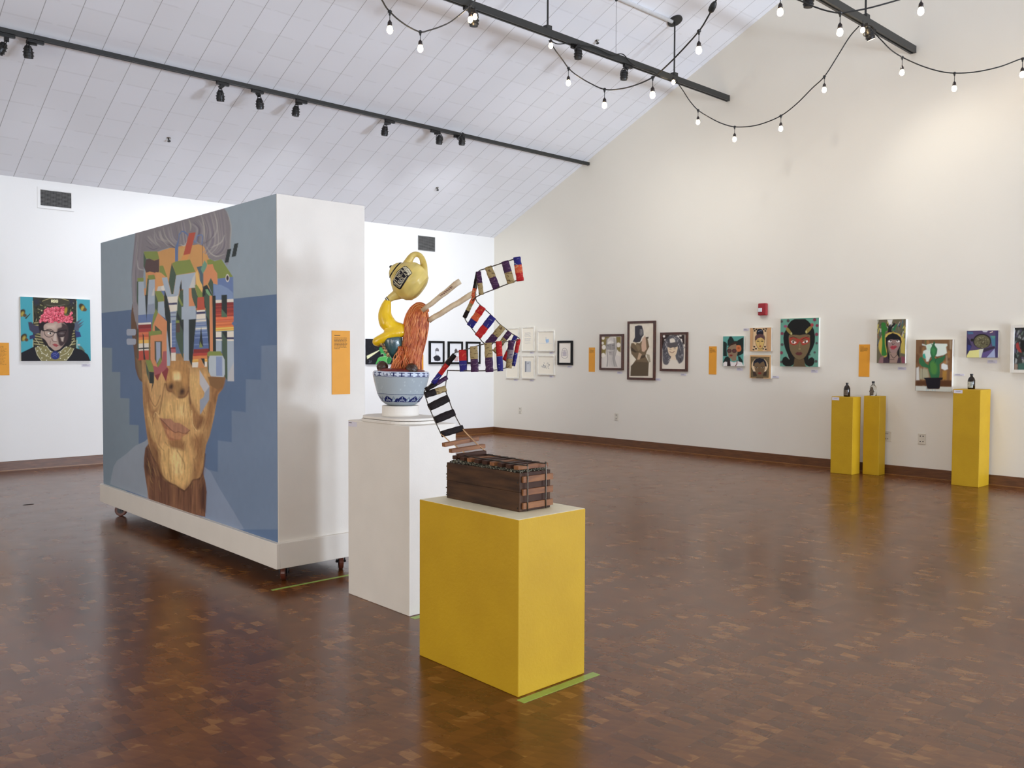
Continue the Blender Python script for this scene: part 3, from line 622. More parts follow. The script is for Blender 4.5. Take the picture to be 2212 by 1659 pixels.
# ================= WALL-HUNG WORKS =================
def rect(ax, v, tl, br):
    a, b = on(tl[0], tl[1], ax, v), on(br[0], br[1], ax, v)
    k = 1-ax
    return a[k], b[k], b[2], a[2]        # left coord, right coord, bottom, top
def wallbox(g, ax, wv, d0, d1, a0, a1, z0, z1, mi=0):
    lo, hi = min(a0, a1), max(a0, a1)
    if ax == 0: g.box(wv-d1, wv-d0, lo, hi, z0, z1, mi)
    else: g.box(lo, hi, wv-d1, wv-d0, z0, z1, mi)
def hang(name, ax, tl, br, fn, label, cat='painting', th=.035, gain=1.35, group=None, edge='edge_white', base=(120, 120, 120), nu=80, nv=100):
    wv = XG if ax == 0 else YL
    a0, a1, z0, z1 = rect(ax, wv-th, tl, br)
    g = MB(); wallbox(g, ax, wv, 0, th, a0, a1, z0, z1)
    o = g.build(name, edge, origin=(wv, (a0+a1)/2, z0) if ax == 0 else ((a0+a1)/2, wv, z0), bevel=.002)
    tag(o, label, cat, group)
    canvas('painted_canvas', o, ax, wv-th-.001, a0, a1, z0, z1, fn, gain, nu, nv, base)
    return o
def framed(ax, tl, br, inner, mat_m, fr_m, fn, label, group=None, fw=.022, th=.03, gain=1.35, cat='framed picture', name='framed_drawing', matb=None, nu=60, nv=70, base=(214, 210, 200)):
    """frame, mat board and the drawing itself"""
    wv = XG if ax == 0 else YL
    a0, a1, z0, z1 = rect(ax, wv-th, tl, br); s = 1 if a1 > a0 else -1
    root = empty(name, (wv, (a0+a1)/2, z0) if ax == 0 else ((a0+a1)/2, wv, z0)); tag(root, label, cat, group)
    g = MB(); f = s*fw
    wallbox(g, ax, wv, 0, th, a0, a0+f, z0, z1); wallbox(g, ax, wv, 0, th, a1-f, a1, z0, z1)
    wallbox(g, ax, wv, 0, th, a0+f, a1-f, z0, z0+fw); wallbox(g, ax, wv, 0, th, a0+f, a1-f, z1-fw, z1)
    g.build('frame', fr_m, root, bevel=.002)
    if inner:
        g = MB(); wallbox(g, ax, wv, .002, th*.55, a0+f, a1-f, z0+fw, z1-fw); g.build('mat_board', mat_m, root)
        b0, b1, c0, c1 = rect(ax, wv-th, *inner)
    else: b0, b1, c0, c1 = a0+f, a1-f, z0+fw, z1-fw; 
    canvas('drawing', root, ax, wv-th*.55-.002, b0, b1, c0, c1, fn, gain, nu, nv, base)
    return root
def card(ax, x0, y0, x1, y1, label, wv=None):
    wv = wv or (XG if ax == 0 else YL)
    a0, a1, z0, z1 = rect(ax, wv, (x0, y0), (x1, y1)); g = MB(); wallbox(g, ax, wv, 0, .004, a0, a1, z0, z1)
    o = g.build('mounted_label_card', 'card'); tag(o, label, 'label', 'small label cards beside the works')
    t = MB(); s = a1-a0; h = z1-z0
    wallbox(t, ax, wv, .004, .0046, a0+s*.1, a0+s*.6, z1-h*.38, z1-h*.22); wallbox(t, ax, wv, .004, .0046, a0+s*.1, a0+s*.8, z1-h*.68, z1-h*.56)
    t.build('printed_text', 'cardink', o)

# ---- the big turquoise portrait on the left wall ----
def p_queen(p):
    p.z(30, 630, 9.761)
    p.P((72, 162, 176), '0 0 1800 0 1800 1700 0 1700')
    p.P((52, 50, 36), '400 100 1320 130 1315 1300 405 1300'); p.noise(.5, 2.2, 2.6, 3, '400 100 1320 130 1315 1200 405 1200')
    for k in range(70):
        x, y = random.uniform(420, 1300), random.uniform(130, 620)
        p.E(random.choice([(120, 112, 62), (150, 142, 80), (40, 38, 34), (70, 68, 50), (180, 172, 130), (40, 40, 46)]), x, y, random.uniform(10, 34), random.uniform(6, 18), 1, random.uniform(0, 180), .8)
    for x in (480, 1210):
        for a in range(0, 360, 45): p.L((46, 46, 58), 26, [x, 220, x+80*math.cos(math.radians(a)), 220+80*math.sin(math.radians(a))], 1)
    p.P((66, 62, 46), '620 170 760 130 1000 130 1180 200 1090 300 680 310', 1.5, True); p.L((170, 160, 110), 12, '600 200 760 145 960 135 1150 190'); p.L((110, 104, 90), 12, '690 280 880 300 1080 270')
    p.stroke((246, 240, 190), 'RBG', 790, 175, 52, 13, 0, 1.5, 34)
    for x in (400, 1325): p.L((214, 214, 170), 9, [x, 200, x+8, 640]); p.L((214, 214, 170), 9, [x+6, 1020, x+6, 1190])
    for x0, x1, sg in ((430, 640, 1), (1290, 1150, -1)):
        for k in range(9):
            y = 660+k*55; p.L((158, 148, 104), 24, [x0+(20 if 2 < k < 7 else 0)*sg, y, x1-(60-k*8)*sg, y+30*(1 if k > 3 else -.5)], 1.2)
    p.L((210, 205, 170), 8, '450 990 540 1110'); p.L((210, 205, 170), 8, '1280 1010 1180 1150')
    # wings and small birds
    p.P((66, 62, 82), '300 640 370 640 420 700 560 740 560 860 440 900 330 810 310 720', 1.5); p.P((52, 56, 96), '330 930 430 900 450 980 330 1010', 1.5)
    p.P((84, 92, 108), '1240 680 1440 570 1350 680 1480 620 1380 720 1470 680 1370 780 1370 840 1260 800', 1.5); p.P((50, 58, 106), '1290 820 1390 850 1420 950 1310 970', 1.5)
    for cx, cy, q in ((190, 470, 1), (300, 510, 0), (1460, 350, 1), (225, 985, 1), (1400, 1160, 2)):
        if q == 1: p.E((62, 54, 34), cx-20, cy-20, 60, 90, 2, 35 if cx < 1000 else -35 if cx > 1400 else 0); p.E((176, 158, 70), cx-10, cy, 34, 52, 3, 20); p.E((96, 72, 40), cx+40, cy+30, 40, 34, 2)
        elif q == 0: p.P((60, 66, 48), '230 560 350 450 340 480 260 575')
        else: p.P((92, 112, 96), '1350 1150 1420 1150 1500 1250 1480 1280 1390 1230', 1.5); p.E((190, 180, 170), 1370, 1120, 26, 18, 1)
    # robe, neck, face
    p.P((26, 24, 30), '150 1290 300 1220 440 1150 1310 1190 1440 1230 1560 1330 1620 1470 150 1470', 1)
    p.P((34, 26, 28), '520 680 600 640 1240 640 1230 900 1150 1150 700 1160 560 900', 2, True)
    p.P((176, 152, 138), '640 700 800 640 1000 640 1110 720 1120 900 1090 1050 1030 1150 940 1230 860 1240 760 1180 690 1060 640 1000 590 960 575 860 580 820 630 830', 1.2, True)
    p.P((66, 50, 50), '1010 660 1130 720 1150 900 1120 1040 1020 1150 950 1120 920 1000 900 900 920 780 1000 740', 3, True, .8)
    p.P((190, 172, 158), '980 960 1060 950 1040 1060 1000 1040', 2, op=.7); p.P((200, 178, 162), '680 700 900 670 880 790 700 780', 4, op=.6)
    p.P((196, 178, 166), '850 880 895 870 900 1050 820 1040', 2, op=.7); p.L((110, 84, 76), 14, '800 990 830 1045 900 1055'); p.L((120, 92, 84), 12, '770 1040 760 1110')
    p.P((164, 74, 78), '815 1115 860 1095 900 1105 945 1135 900 1165 850 1150', 1); p.L((110, 50, 54), 8, '815 1120 870 1130 945 1138')
    p.E((160, 140, 130), 590, 900, 30, 80, 1.5); p.E((222, 214, 204), 760, 880, 46, 20, 1); p.E((60, 48, 46), 770, 878, 20, 20, 1); p.E((110, 100, 98), 1010, 880, 50, 22, 2, op=.7); p.L((60, 44, 42), 14, '690 800 770 795 830 830'); 
    p.L((28, 22, 26), 22, '610 825 740 825 860 860 900 860 1000 820 1110 810'); p.L((28, 22, 26), 12, '640 830 650 900 700 950 770 955 830 920 860 860'); p.L((28, 22, 26), 12, '900 860 930 920 990 950 1060 930 1110 820')
    # flowers
    for k in range(520):
        u = random.random(); x = 545+u*690; top = np.interp(x, [545, 600, 640, 700, 760, 1060, 1075, 1170, 1200, 1240], [590, 480, 400, 345, 330, 325, 480, 520, 420, 470])
        y = random.uniform(330, 645)
        if y < top: continue
        p.E(random.choice([(206, 60, 84), (226, 92, 112), (176, 40, 62), (236, 120, 136)]), x, y, 19, 19, 1); p.E((246, 170, 176), x-4, y-5, 6, 6, .6)
    p.E((170, 140, 50), 1095, 400, 30, 70, 2, 10); p.E((90, 96, 60), 1110, 490, 40, 24, 2)
    # collar and brooch
    p.P((136, 128, 84), '450 1170 540 1150 690 1140 790 1230 880 1270 970 1260 1100 1150 1270 1200 1220 1320 1100 1470 580 1470 480 1330', 1)
    p.P((26, 24, 30), '690 1140 760 1160 860 1250 960 1220 1090 1140 960 1270 860 1290 760 1240', 1)
    p.L((220, 216, 190), 8, '690 1150 760 1240 870 1285 980 1260 1080 1170'); p.L((220, 216, 190), 9, '530 1170 600 1290 740 1370'); p.L((220, 216, 190), 9, '980 1360 1120 1290 1200 1180')
    p.L((214, 210, 180), 9, '450 1190 480 1290 520 1370 590 1460'); p.L((214, 210, 180), 9, '1265 1200 1220 1290 1170 1370 1100 1450')
    for x, y in ((505, 1160), (636, 1140), (500, 1250), (572, 1210), (670, 1232), (590, 1302), (706, 1320), (683, 1355), (590, 1398), (688, 1445), (772, 1258), (1105, 1170), (1080, 1252), (985, 1280), (1150, 1320), (1075, 1435), (980, 1405), (770, 1400), (1145, 1385)): p.E((236, 234, 214), x, y, 11, 11, 1)
    p.E((44, 54, 118), 872, 1345, 92, 86, 1.5); p.noise(.25, 2, 2, 8, '780 1260 965 1260 965 1430 780 1430'); p.L((120, 130, 190), 8, '820 1320 860 1300 900 1320 930 1300'); p.L((110, 120, 180), 8, '820 1370 870 1340 900 1380')
hang('hanging_painting', 1, (43.8, 640.8), (196, 779.8), p_queen, 'square turquoise portrait of a woman in glasses and red flower crown on the left wall', th=.035, gain=.98, nu=210, nv=200)
card(1, 176.5, 786.5, 195, 792, 'small pale label below the turquoise portrait on the left wall')
A = on(-34, 738, 1, YL-.0045); B = on(20.5, 810.5, 1, YL-.0045)
textcard('mounted_text_panel', 1, YL-.0045, A[0], B[0], B[2], A[2]-.01, 'orange text panel at the left edge of the photo, left of the turquoise portrait', lines=16, body=1.5)
def p_beam(p):
    p.z(790, 720, 20.74); p.P((24, 24, 30), '0 0 1700 0 1700 1700 0 1700')
    for k in range(60): p.E(random.choice([(70, 66, 90), (60, 80, 60), (120, 110, 120)]), random.uniform(30, 1500), random.uniform(260, 1380), 9, 9, 1, op=.5)
    p.P((232, 232, 190), '40 1010 640 730 640 760 70 1160', 1)
    p.P((60, 150, 80), '620 640 700 620 790 690 810 830 960 960 1000 1040 850 1060 790 900 690 940 650 800 600 760', 1); p.P((86, 176, 92), '560 1100 640 1060 980 1030 1120 1060 1160 1180 1080 1350 900 1350 760 1260 620 1230 480 1380 440 1380', 1)
    p.P((40, 120, 60), '980 1060 1100 1080 1140 1180 1060 1340 940 1340 920 1200', 1); p.L((190, 220, 170), 14, '640 1070 980 1030 920 1200 960 1350', 1); p.L((190, 220, 170), 14, '680 930 790 910 820 1030', 1)
    p.L((130, 128, 140), 10, '150 1200 180 1260 140 1330 200 1320', 1); p.L((130, 128, 140), 10, '240 1220 230 1320', 1)
hang('hanging_painting', 1, (791.4, 731.8), (858, 786.9), p_beam, 'dark painting of a green figure and pale beam, behind the noodle sculpture', th=.03, gain=.98, nu=90, nv=80, edge='frame_black')
def head(cx, cy, kind):
    def f(p):
        p.z(900, 680, 6.144)
        if kind == 0:
            p.P((40, 40, 48), [cx-50, cy+80, cx-20, cy+55, cx+20, cy+55, cx+48, cy+85, cx+45, cy+120, cx+10, cy+132, cx-30, cy+125]); p.P((120, 118, 122), [cx-22, cy-30, cx, cy-48, cx+24, cy-30, cx+26, cy, cx-24, cy-8]); p.L((60, 60, 66), 5, [cx-22, cy-5, cx+26, cy-5]); p.L((80, 78, 80), 4, [cx-20, cy, cx-10, cy+50, cx+6, cy+48])
        elif kind == 1:
            p.P((90, 80, 82), [cx-20, cy-20, cx, cy-45, cx+20, cy-20, cx+18, cy+10, cx-18, cy+10]); p.P((200, 172, 170), [cx-22, cy+60, cx+30, cy+60, cx+30, cy+130, cx-22, cy+130], 1, op=.6); p.L((110, 96, 96), 4, [cx-18, cy+10, cx, cy+40, cx+18, cy+10])
        elif kind == 2:
            p.L((110, 108, 110), 4, [cx-20, cy, cx-10, cy-40, cx+20, cy-40, cx+26, cy]); p.L((110, 108, 110), 4, [cx-34, cy+110, cx, cy+70, cx+36, cy+110])
        else:
            p.L((120, 112, 116), 5, [cx-40, cy+10, cx-20, cy-50, cx+20, cy-50, cx+42, cy+5, cx+40, cy+60, cx, cy+78, cx-38, cy+55, cx-40, cy+10]); p.P((176, 168, 172), [cx-34, cy, cx, cy-44, cx+34, cy, cx+30, cy+55, cx-28, cy+52], 2, op=.5)
            for k in range(4): p.L((120, 112, 116), 3, [cx-30, cy-20+k*20, cx, cy-30+k*24, cx+30, cy-16+k*18])
    return f
Z7 = lambda x, y: (900+x/6.144, 680+y/6.144)
for k, (tl, br, c, lb) in enumerate((((170, 345), (372, 655), (270, 485), 'black framed drawing of a capped bust, first in the row on the far wall'), ((422, 352), (617, 655), (522, 490), 'black framed drawing of a bust in pink tones, middle of three on the far wall'), ((663, 355), (850, 652), (757, 490), 'black framed drawing nearest the corner on the far wall, seen behind the ladder'))):
    framed(1, Z7(*tl), Z7(*br), None, 'mat', 'frame_black', head(c[0], c[1], k), lb, 'black framed drawings on the left wall', fw=.036, gain=.95, base=(236, 238, 242))
    card(1, *Z7(br[0]-50, br[1]+12), *Z7(br[0]-4, br[1]+34), 'tiny label under the %s black framed drawing on the far wall' % ('first', 'second', 'third')[k])
a, b = on(902.5, 766, 1, YL-.0045), on(914.6, 808, 1, YL-.0045)
textcard('mounted_text_panel', 1, YL-.0045, a[0], b[0], b[2], a[2], 'sliver of orange text panel showing beside the noodles on the far wall')
framed(0, Z7(1867, 345), Z7(2060, 667), None, 'mat', 'frame_black', head(1962, 500, 3), 'black framed drawing of a wrapped head on the gable wall, right of the white frames', fw=.036, base=(214, 208, 196))
card(0, *Z7(2003, 676), *Z7(2062, 700), 'tiny label under the lone black frame on the gable wall')
def sk(kind, x0, y0, x1, y1):
    def f(p):
        p.z(900, 680, 6.144)
        cx, cy = (x0+x1)/2, (y0+y1)/2
        if kind == 'text':
            for r in range(10):
                y = y0+80+r*15; x = x0+45
                if r in (4, 8): continue
                while x < x1-50: w = random.uniform(5, 14); p.L((120, 122, 132), 3.5, [x, y+random.uniform(-3, 3), x+w, y+random.uniform(-3, 3)], .6); x += w+5
        elif kind == 'blue': p.P((150, 178, 205), [cx, cy-20, cx+40, cy-30, cx+45, cy+15, cx+10, cy+25], 1.5); p.L((90, 130, 180), 4, [cx+5, cy-50, cx+10, cy, cx+20, cy+20]); p.L((170, 180, 190), 3, [cx-90, cy+28, cx+80, cy+30])
        elif kind == 'grey':
            p.P((178, 180, 182), [cx-38, cy-80, cx+38, cy-80, cx+38, cy+65, cx-38, cy+65]); p.P((120, 122, 128), [cx-38, cy-80, cx-18, cy-78, cx-20, cy+60, cx-38, cy+65], 1); p.P((140, 142, 146), [cx-10, cy-60, cx+20, cy-66, cx+14, cy-44, cx-8, cy-40], 1); p.P((150, 152, 156), [cx+25, cy-70, cx+38, cy-70, cx+38, cy+60], 1)
        elif kind == 'scrib':
            for r in range(26): x, y = cx+random.uniform(-50, 40), cy+random.uniform(-25, 40); p.L(random.choice([(90, 96, 104), (140, 146, 140), (120, 120, 128)]), 4, [x, y, x+random.uniform(-18, 18), y+random.uniform(-18, 18)], .7)
            p.E((40, 40, 44), cx+45, cy-5, 6, 10, 1)
        else: p.L((176, 176, 170), 3, [cx-20, cy-10, cx+20, cy-20, cx+24, cy+20, cx-16, cy+24])
    return f
for (tl, br, kd, lb) in (((1185, 175), (1355, 480), 'faint', 'white framed drawing, upper left of the six, half hidden by the ladder'), ((1390, 160), (1560, 485), 'text', 'white framed sheet of tiny marks, upper middle of the six white frames'), ((1600, 212), (1822, 487), 'blue', 'white framed drawing of a blue figure, upper right of the six'),
                         ((1182, 540), (1350, 848), 'faint', 'white framed drawing, lower left of the six, partly behind the ladder'), ((1388, 540), (1562, 852), 'grey', 'white framed grey drawing, lower middle of the six white frames'), ((1600, 537), (1825, 802), 'scrib', 'white framed drawing of dark scribbles, lower right of the six')):
    framed(0, Z7(*tl), Z7(*br), None, 'mat', 'frame_white', sk(kd, *tl, *br), lb, 'six white framed drawings on the gable wall', fw=.022, base=(214, 208, 192))
for x, y, w, in ((1505, 492, 'the upper middle white frame'), (1765, 494, 'the upper right white frame'), (1292, 852, 'the lower left white frame'), (1502, 858, 'the lower middle white frame'), (1765, 808, 'the lower right white frame')):
    card(0, *Z7(x, y), *Z7(x+50, y+24), 'tiny label under '+w)
Z2 = lambda x, y: (1260+x/7.9, 640+y/7.9)
Z3 = lambda x, y: (1520+x/7.9, 640+y/7.9)
Z4 = lambda x, y: (1780+x/5.12, 640+y/5.12)
for (c0, c1, lb) in ((Z2(95, 875), Z2(195, 1290), 'orange text panel on the gable wall, left of the brown frames'), (Z3(92, 855), Z3(215, 1335), 'orange text panel on the gable wall, left of the woman in sunglasses'), (Z4(388, 533), Z4(500, 890), 'orange text panel on the gable wall, above the two short yellow plinths')):
    a, b = on(*c0, 0, XG-.0045), on(*c1, 0, XG-.0045); textcard('mounted_text_panel', 0, XG-.0045, a[1], b[1], b[2], a[2], lb, lines=6, body=.3)
def p_scarf(p):
    p.z(1260, 640, 7.9); p.P((206, 200, 188), '300 680 640 680 640 1230 300 1230')
    p.P((122, 108, 62), '305 690 460 690 400 760 380 1000 310 1080'); p.P((122, 108, 62), '560 690 640 690 640 960 600 940 570 900')
    for x, y, r in ((340, 710, 26), (350, 870, 34), (340, 1010, 36), (600, 830, 34), (330, 800, 20)): p.E((212, 206, 194), x, y, r, r*1.2, 1)
    p.P((196, 190, 182), '400 760 440 700 520 710 560 770 570 900 560 1000 640 1030 640 1230 305 1230 305 1060 380 1020 390 900', 1); p.P((222, 216, 206), '420 790 470 750 530 790 540 860 410 850', 1)
    p.P((140, 136, 132), '385 820 540 800 545 900 500 920 400 910', 1.5); p.P((170, 164, 158), '420 930 520 930 500 1010 440 1000', 1); p.L((80, 76, 74), 10, '400 830 440 850'); p.L((80, 76, 74), 10, '490 840 530 835'); p.L((90, 76, 72), 8, '440 960 480 965')
    for k in range(26): a = random.uniform(0, 1); p.L(random.choice([(120, 116, 112), (160, 154, 150), (96, 92, 90)]), 6, [380+a*190, 700+40*abs(a-.5), 375+a*200, 900, 400+a*140, 1060, 380+a*200, 1200], .8, op=.6)
framed(0, Z2(275, 650), Z2(672, 1265), None, 'mat', 'frame_brown', p_scarf, 'brown framed sketch of a person in a pale headscarf, left of the three', 'brown framed drawings', fw=.036, cat='framed picture')
def p_long(p):
    p.z(1260, 640, 7.9); p.P((206, 198, 180), '740 420 1230 420 1230 1440 740 1440'); p.noise(.05, 4, 6, 2)
    p.P((56, 54, 58), '880 510 940 495 1000 500 1025 580 1030 660 1000 700 970 780 900 790 845 775 880 700', 1); p.P((100, 98, 98), '965 560 1010 560 1020 650 980 680 960 640', 1); p.L((150, 146, 140), 5, '985 570 1000 600 985 640')
    p.P((104, 88, 66), '820 800 900 790 960 800 1040 720 1090 690 1125 860 1080 950 1060 1020 1120 1130 1105 1362 805 1362 820 1190 900 1080 820 980 805 870', 1); p.P((84, 72, 54), '810 1190 900 1110 1110 1130 1105 1362 805 1362', 1.5); p.P((70, 58, 44), '960 1020 1060 1000 1060 1040 970 1070', 1)
    p.P((186, 156, 132), '1010 720 1060 670 1070 780 1080 900 1040 950 1000 940 990 840', 1); p.P((120, 104, 78), '880 800 960 840 980 900 940 940', 1); p.P((196, 180, 150), '840 780 910 800 890 830', 1); p.P((176, 150, 122), '950 960 1000 990 960 1080 920 1080', 1); p.P((80, 68, 52), '1060 700 1115 690 1110 725 1080 720', 1)
    p.P((150, 140, 118), '1070 980 1130 1000 1150 1120 1120 1130', 1); p.P((64, 54, 40), '815 860 900 940 960 950 880 960 815 930', 1.5)
framed(0, Z2(752, 430), Z2(1215, 1435), None, 'mat', 'frame_brown', p_long, 'tall brown framed picture of a dark veiled figure, middle of the three', 'brown framed drawings', fw=.036, nu=60, nv=120)
def p_curl(p):
    p.z(1260, 640, 7.9); p.P((204, 196, 182), '1330 640 1740 640 1740 1260 1330 1260'); p.P((52, 42, 40), '1340 660 1730 660 1730 820 1340 900')
    for k in range(26): x, y = random.uniform(1350, 1725), random.uniform(665, 840); p.E((214, 208, 200), x, y, random.uniform(10, 22), random.uniform(12, 28), 1)
    p.P((84, 82, 86), '1450 690 1530 665 1620 700 1690 800 1715 950 1700 1100 1620 1150 1570 1060 1490 1050 1450 1160 1370 1150 1350 1000 1365 820', 2, True)
    for k in range(130): a = random.uniform(0, 2*PI); r = random.uniform(110, 190); x = 1532+r*math.cos(a); y = 900+r*1.25*math.sin(a); p.L(random.choice([(40, 38, 42), (130, 128, 130), (62, 60, 66), (160, 156, 154)]), 8, [x, y, x+random.uniform(-22, 22), y+14, x+random.uniform(-14, 14), y+30], .8, op=.8)
    p.P((204, 184, 156), '1450 860 1600 850 1600 940 1570 1010 1520 1035 1470 1000 1445 930', 1.2, True); p.P((206, 198, 184), '1480 730 1550 725 1560 800 1490 800', 1, True); p.P((80, 76, 76), '1440 800 1600 780 1600 860 1560 880 1530 870 1490 885 1450 870', 1); p.P((206, 188, 164), '1500 1030 1570 1010 1590 1100 1480 1110', 1.5); p.P((204, 196, 182), '1440 1170 1500 1080 1600 1090 1640 1170 1640 1240 1440 1240', 3)
    p.L((110, 60, 50), 9, '1475 945 1515 965 1555 940'); p.L((60, 50, 46), 7, '1470 900 1500 905'); p.L((60, 50, 46), 7, '1545 895 1575 895')
framed(0, Z2(1308, 620), Z2(1768, 1285), None, 'mat', 'frame_brown', p_curl, 'brown framed drawing of a smiling face in dark curls, right of the three', 'brown framed drawings', fw=.036, nu=80, nv=100)
card(0, *Z2(582, 1285), *Z2(665, 1322), 'small label under the left brown frame'); card(0, *Z2(1235, 1400), *Z2(1320, 1440), 'small label right of the tall brown frame'); card(0, *Z2(1665, 1318), *Z2(1758, 1355), 'small label under the right brown frame')
# ---- four painted heads ----
def p_hat(p):
    p.z(1550, 690, 12.29); p.P((82, 142, 132), '100 400 720 400 720 1300 100 1300')
    for pts in ('150 580 210 600 250 640 240 800 250 980 150 970', '260 700 270 560 320 455 370 450 420 520 440 570 520 570 600 520 690 470 690 900 600 950 530 980 420 700', '150 1120 200 1010 260 980 330 1000 340 1130 250 1240 150 1240', '540 970 600 990 660 1080 680 1150 560 1120'): p.P((26, 38, 34), pts, 1.2)
    p.P((52, 34, 26), '260 760 330 660 440 600 520 600 520 680 440 690 300 750', 1.5); p.P((126, 106, 84), '270 760 360 690 480 650 530 720 530 900 500 1000 500 1080 440 1110 380 1100 370 1050 300 1010 265 900', 1.2)
    for x in (310, 445): p.E((56, 32, 34), x, 835, 62, 54, 1); p.E((84, 52, 50), x, 835, 44, 36, 1.5)
    p.E((110, 46, 40), 358, 955, 42, 26, 1); p.P((176, 102, 60), '500 700 560 680 610 700 630 780 610 840 540 860 500 800', 1.2, True); p.E((140, 72, 36), 560, 760, 30, 26, 2)
    p.P((206, 200, 196), '150 1160 200 1120 260 1130 260 1240 150 1240', 1); p.P((206, 200, 196), '330 1110 440 1140 540 1110 640 1140 690 1240 330 1240', 1); p.P((40, 30, 30), '260 1080 330 1060 350 1240 250 1240', 1); p.L((90, 34, 30), 22, '520 1090 510 1180 470 1240', 1); p.noise(.08, 2, 2, 4, '150 1120 690 1120 690 1240 150 1240')
hang('hanging_painting', 0, Z3(332, 685), Z3(680, 1195), p_hat, 'small painting of a woman in sunglasses and a dark hat on teal', gain=1.35)
def p_bun(p):
    p.z(1550, 690, 12.29); p.P((180, 140, 98), '860 200 1440 200 1440 860 860 860'); p.noise(.08, 2, 30, 6); p.P((196, 168, 130), '945 230 1310 230 1300 840 925 840', 1)
    for x, y in ((965, 250), (1030, 265), (1225, 260), (1290, 250), (985, 300), (1270, 305), (955, 800), (1020, 778), (1205, 780), (1280, 795), (975, 725), (1260, 725)): p.P((40, 32, 30), [x-26, y-20, x+26, y-18, x+20, y+22, x-22, y+20], 1)
    p.L((60, 50, 44), 6, '945 300 940 720'); p.L((60, 50, 44), 6, '1310 300 1300 720')
    p.P((190, 160, 96), '1010 520 1060 500 1190 490 1235 540 1230 680 1190 750 1130 780 1070 750 1020 660', 1, True); p.P((180, 150, 92), '1080 740 1190 740 1200 840 1060 840', 1); p.P((30, 30, 40), '1030 360 1060 270 1120 250 1190 270 1220 340 1200 410 1060 410', 1, True); p.L((120, 130, 150), 12, '1080 320 1140 300 1180 305')
    p.P((84, 58, 58), '995 560 1000 460 1050 400 1130 385 1210 400 1250 470 1250 560 1220 520 1150 480 1060 510 1020 560', 1.2); p.L((30, 24, 26), 9, '1000 600 1000 460 1060 395 1130 380 1210 395 1255 480 1245 620'); p.L((34, 26, 26), 9, '1010 620 1060 740 1130 785 1190 750 1235 640')
    for x in (1075, 1185): p.E((50, 34, 30), x, 580, 34, 14, 1); p.L((40, 28, 28), 8, [x-30, 545, x+30, 545])
    p.L((120, 90, 60), 7, '1130 560 1120 670 1145 680'); p.E((136, 50, 44), 1132, 712, 28, 16, 1)
hang('hanging_painting', 0, Z3(793, 540), Z3(1150, 940), p_bun, 'square wood panel of a pale woman with a high black bun, upper of the pair', gain=1.35, th=.04)
def p_short(p):
    p.z(1550, 690, 12.29); p.P((190, 152, 104), '840 930 1440 930 1440 1600 840 1600'); p.P((100, 86, 60), '885 990 1375 1005 1350 1545 885 1540', 1); p.noise(.35, 1.5, 1.5, 7, '885 990 1375 1005 1350 1545 885 1540'); p.L((52, 42, 34), 10, '885 990 1375 1005 1350 1545 885 1540 885 990', smooth=False)
    p.E((200, 176, 140), 1120, 1230, 215, 210, 1); p.P((96, 84, 58), '940 1400 1330 1400 1330 1540 920 1540', 1)
    p.P((26, 28, 38), '940 1230 950 1120 1020 1040 1120 1015 1220 1040 1290 1130 1310 1250 1250 1250 1220 1120 1130 1150 1030 1120 990 1250', 1.2); p.P((104, 84, 60), '1000 1150 1100 1120 1220 1130 1260 1230 1240 1380 1190 1480 1120 1510 1050 1480 1000 1360 975 1230', 1.2, True); p.P((26, 28, 38), '990 1120 1130 1060 1240 1110 1180 1130 1120 1180 1060 1130 1010 1160', 1.2)
    p.P((58, 46, 38), '930 1390 1000 1380 1050 1500 950 1510', 1.5); p.P((58, 46, 38), '1310 1380 1240 1390 1200 1500 1300 1500', 1.5); p.P((100, 84, 60), '1050 1490 1190 1490 1210 1560 1030 1560', 1); p.L((30, 24, 24), 12, '1030 1555 1210 1555')
    for x in (1035, 1190): p.E((150, 140, 120), x, 1280, 32, 14, 1); p.E((40, 30, 28), x, 1278, 16, 14, 1); p.L((50, 38, 30), 9, [x-36, 1245, x+34, 1240])
    p.L((78, 60, 44), 8, '1110 1270 1095 1370 1130 1378'); p.E((116, 46, 36), 1120, 1430, 46, 28, 1); p.E((230, 228, 220), 960, 1365, 9, 9, .8); p.E((230, 228, 220), 1272, 1360, 9, 9, .8)
hang('hanging_painting', 0, Z3(790, 1005), Z3(1145, 1405), p_short, 'square wood panel of a brown face with cropped dark hair, lower of the pair', gain=1.35, th=.04)
